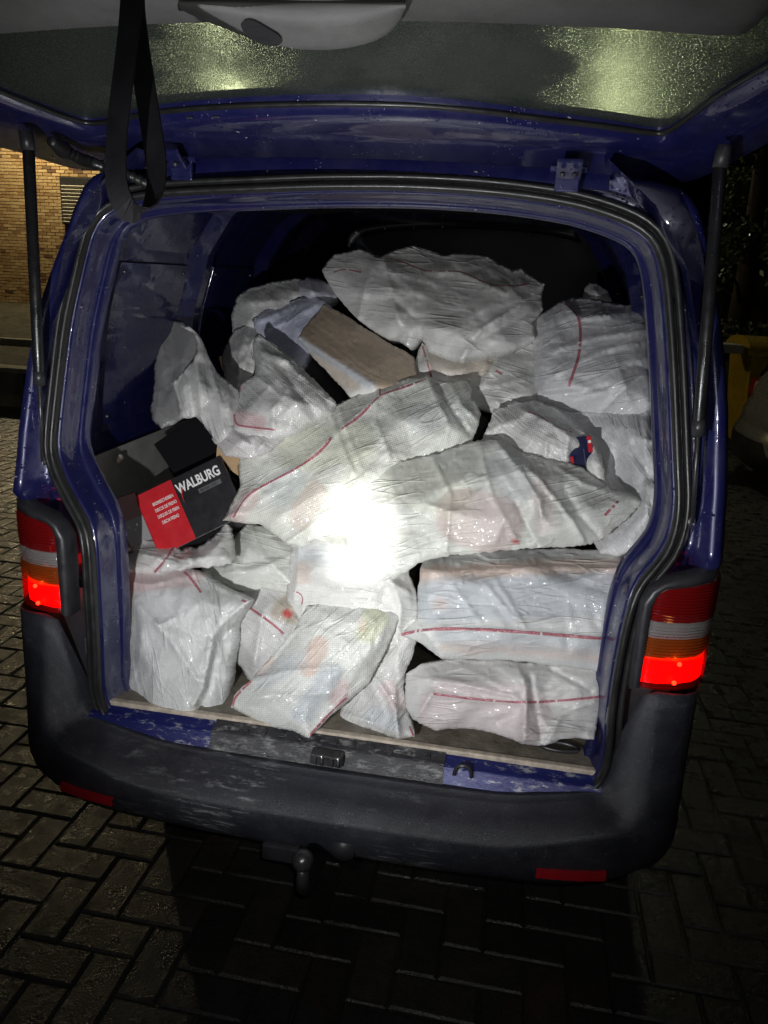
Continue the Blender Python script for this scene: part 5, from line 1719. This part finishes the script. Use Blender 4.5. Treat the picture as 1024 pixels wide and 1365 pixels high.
# board fence behind the trees
fe = thing('board_fence', 'dark wooden board fence behind the trees, far right', 'fence')
for k in range(44):
    bmobj('board', box_bm(.155, .025, 1.9, (2.2+k*.165, 15.6+random.uniform(-.01, .01), 2.3+random.uniform(-.03, .03)), .004), BARK, fe)
for z in (1.8, 2.9):
    bmobj('rail', box_bm(7.4, .05, .09, (5.8, 15.65, z), .006), BARK, fe)

# yellow container
bn = thing('waste_container', 'yellow waste container with a pale lid edge behind the parked car, right', 'waste container')
c0 = atz(975, 612, 0.0)
bx0, by0 = c0.x+.02, c0.y
def ringbox(x0, x1, y0, y1, z): return [(x0, y0, z), (x1, y0, z), (x1, y1, z), (x0, y1, z)]
vs, fs = loft([ringbox(bx0+.10, bx0+1.20, by0+.10, by0+.85, .14), ringbox(bx0+.06, bx0+1.24, by0+.05, by0+.9, .5), ringbox(bx0, bx0+1.3, by0, by0+.98, 1.20), ringbox(bx0-.04, bx0+1.34, by0-.04, by0+1.02, 1.21), ringbox(bx0-.04, bx0+1.34, by0-.04, by0+1.02, 1.28)], True)
fs.append((0, 1, 2, 3)[::-1])
mesh('body', vs, fs, YELLOW, bn)
for x in (bx0+.18, bx0+.65, bx0+1.12):
    bmobj('rib', box_bm(.06, .03, .95, (x, by0+.035, .72), .012, None, Matrix.Rotation(RAD(4.0), 3, 'X')), YELLOW, bn)
vs, fs = loft([[(x, by0-.06+.55*(1-math.cos(a)), 1.285+.13*math.sin(a)) for a in np.linspace(0, math.pi, 12)] for x in (bx0-.05, bx0+1.35)])
n = 12
fs += [tuple(range(n))[::-1], tuple(range(n, 2*n))]
mesh('lid', vs, fs, YELLOW, bn)
for x, y in ((bx0+.18, by0+.2), (bx0+1.1, by0+.2), (bx0+.18, by0+.75), (bx0+1.1, by0+.75)):
    bmobj('castor', tube([(x-.025, y, .085), (x+.025, y, .085)], .085, 14), TYRE, bn, True)
    bmobj('castor_fork', box_bm(.07, .06, .08, (x, y, .13), .01), DARKMETAL, bn)
# pale board leaning out over the container's left edge
p = aty(957, 456, by0+.1)
q = aty(984, 474, by0-.1)
bd = bmobj('lid_board', box_bm(.5, .55, .10, ((p.x+q.x)/2-.08, by0+.25, (p.z+q.z)/2), .015), PALECONC)
tag(bd, 'pale board lying across the left edge of the yellow container', 'board')

# parked silver car, only its rear corner in view
car = thing('parked_car', 'silver parked car at the right edge, rear corner with red lamp in view', 'car', (0, 0, 0))
cc = atz(985, 655, 0.0)
cx, cy = cc.x+.20, cc.y
prof = [(.10, .30, .50), (.02, .42, .62), (.0, .58, .66), (.02, .70, .70), (.10, .84, .74), (.14, 1.0, .74), (.28, 1.22, .68), (.50, 1.42, .60), (.75, 1.48, .56), (1.6, 1.47, .56), (2.3, 1.34, .60), (2.75, 1.02, .72), (3.5, .90, .70), (3.85, .72, .66), (3.92, .48, .60), (3.85, .30, .52)]
rows = []
for x, z, hw in prof:
    r = []
    for t in np.linspace(-1, 1, 15):
        e = abs(t)**3.2
        r.append((cx+x+.16*e*(1 if x < 1.8 else -1), cy+.80+hw*1.12*t, z-.05*e))
    rows.append(r)
vs, fs = loft(rows)
for sgn, c in ((0, 0), (1, 14)):
    ids = [k*15+c for k in range(len(prof))]
    fs.append(tuple(ids) if sgn else tuple(ids[::-1]))
mesh('body', vs, fs, CARPAINT, car, True)
lower = [(-.02, .20), (-.05, .34), (-.05, .46), (.0, .56)]
vs, fs = loft([[(cx+x+.16*abs(t)**3, cy+.80+.78*t, z) for t in np.linspace(-1, 1, 15)] for x, z in lower])
mesh('bumper', vs, fs, CARPAINT, car, True)
vs, fs = loft([[(cx+x+.18*abs(t)**3, cy+.80+.765*t, z) for t in np.linspace(-1, 1, 15)] for x, z in ((.06, .12), (-.045, .20), (-.066, .34), (-.062, .45))])
mesh('bumper_skirt', vs, fs, BLACK, car, True)
for s in (0, 1):
    yy = cy+.80-.70 if s == 0 else cy+.80+.70
    bm = box_bm(.14, .22, .22, (cx+.245, yy+(-.04 if s == 0 else .04), .87), .05, None, Matrix.Rotation(RAD(12), 3, 'Y'), 3)
    bmobj('rear_lamp', bm, REDREF, car, True)
for x, y in ((.75, cy+.10), (.75, cy+1.5), (3.15, cy+.10), (3.15, cy+1.5)):
    bmobj('wheel', tube([(cx+x, y-.09, .30), (cx+x, y+.09, .30)], .30, 24), TYRE, car, True)
vs, fs = loft([[(cx+x, cy+.80+hw*t, z) for t in (-1, -.5, 0, .5, 1)] for x, z, hw in ((.27, 1.02, .60), (.35, 1.22, .56), (.50, 1.38, .50))])
mesh('rear_window', [v+Vector((-.075, 0, .0)) for v in vs], fs, CARGLASS, car, True)
for yy, s in ((cy+.80, -1), (cy+.80, 1)):
    mesh('side_window', *prism([(cx+.65, yy+s*.705, 1.02), (cx+2.5, yy+s*.705, 1.02), (cx+2.1, yy+s*.655, 1.34), (cx+.80, yy+s*.645, 1.36)], (0, s*.02, 0)), CARGLASS, car)
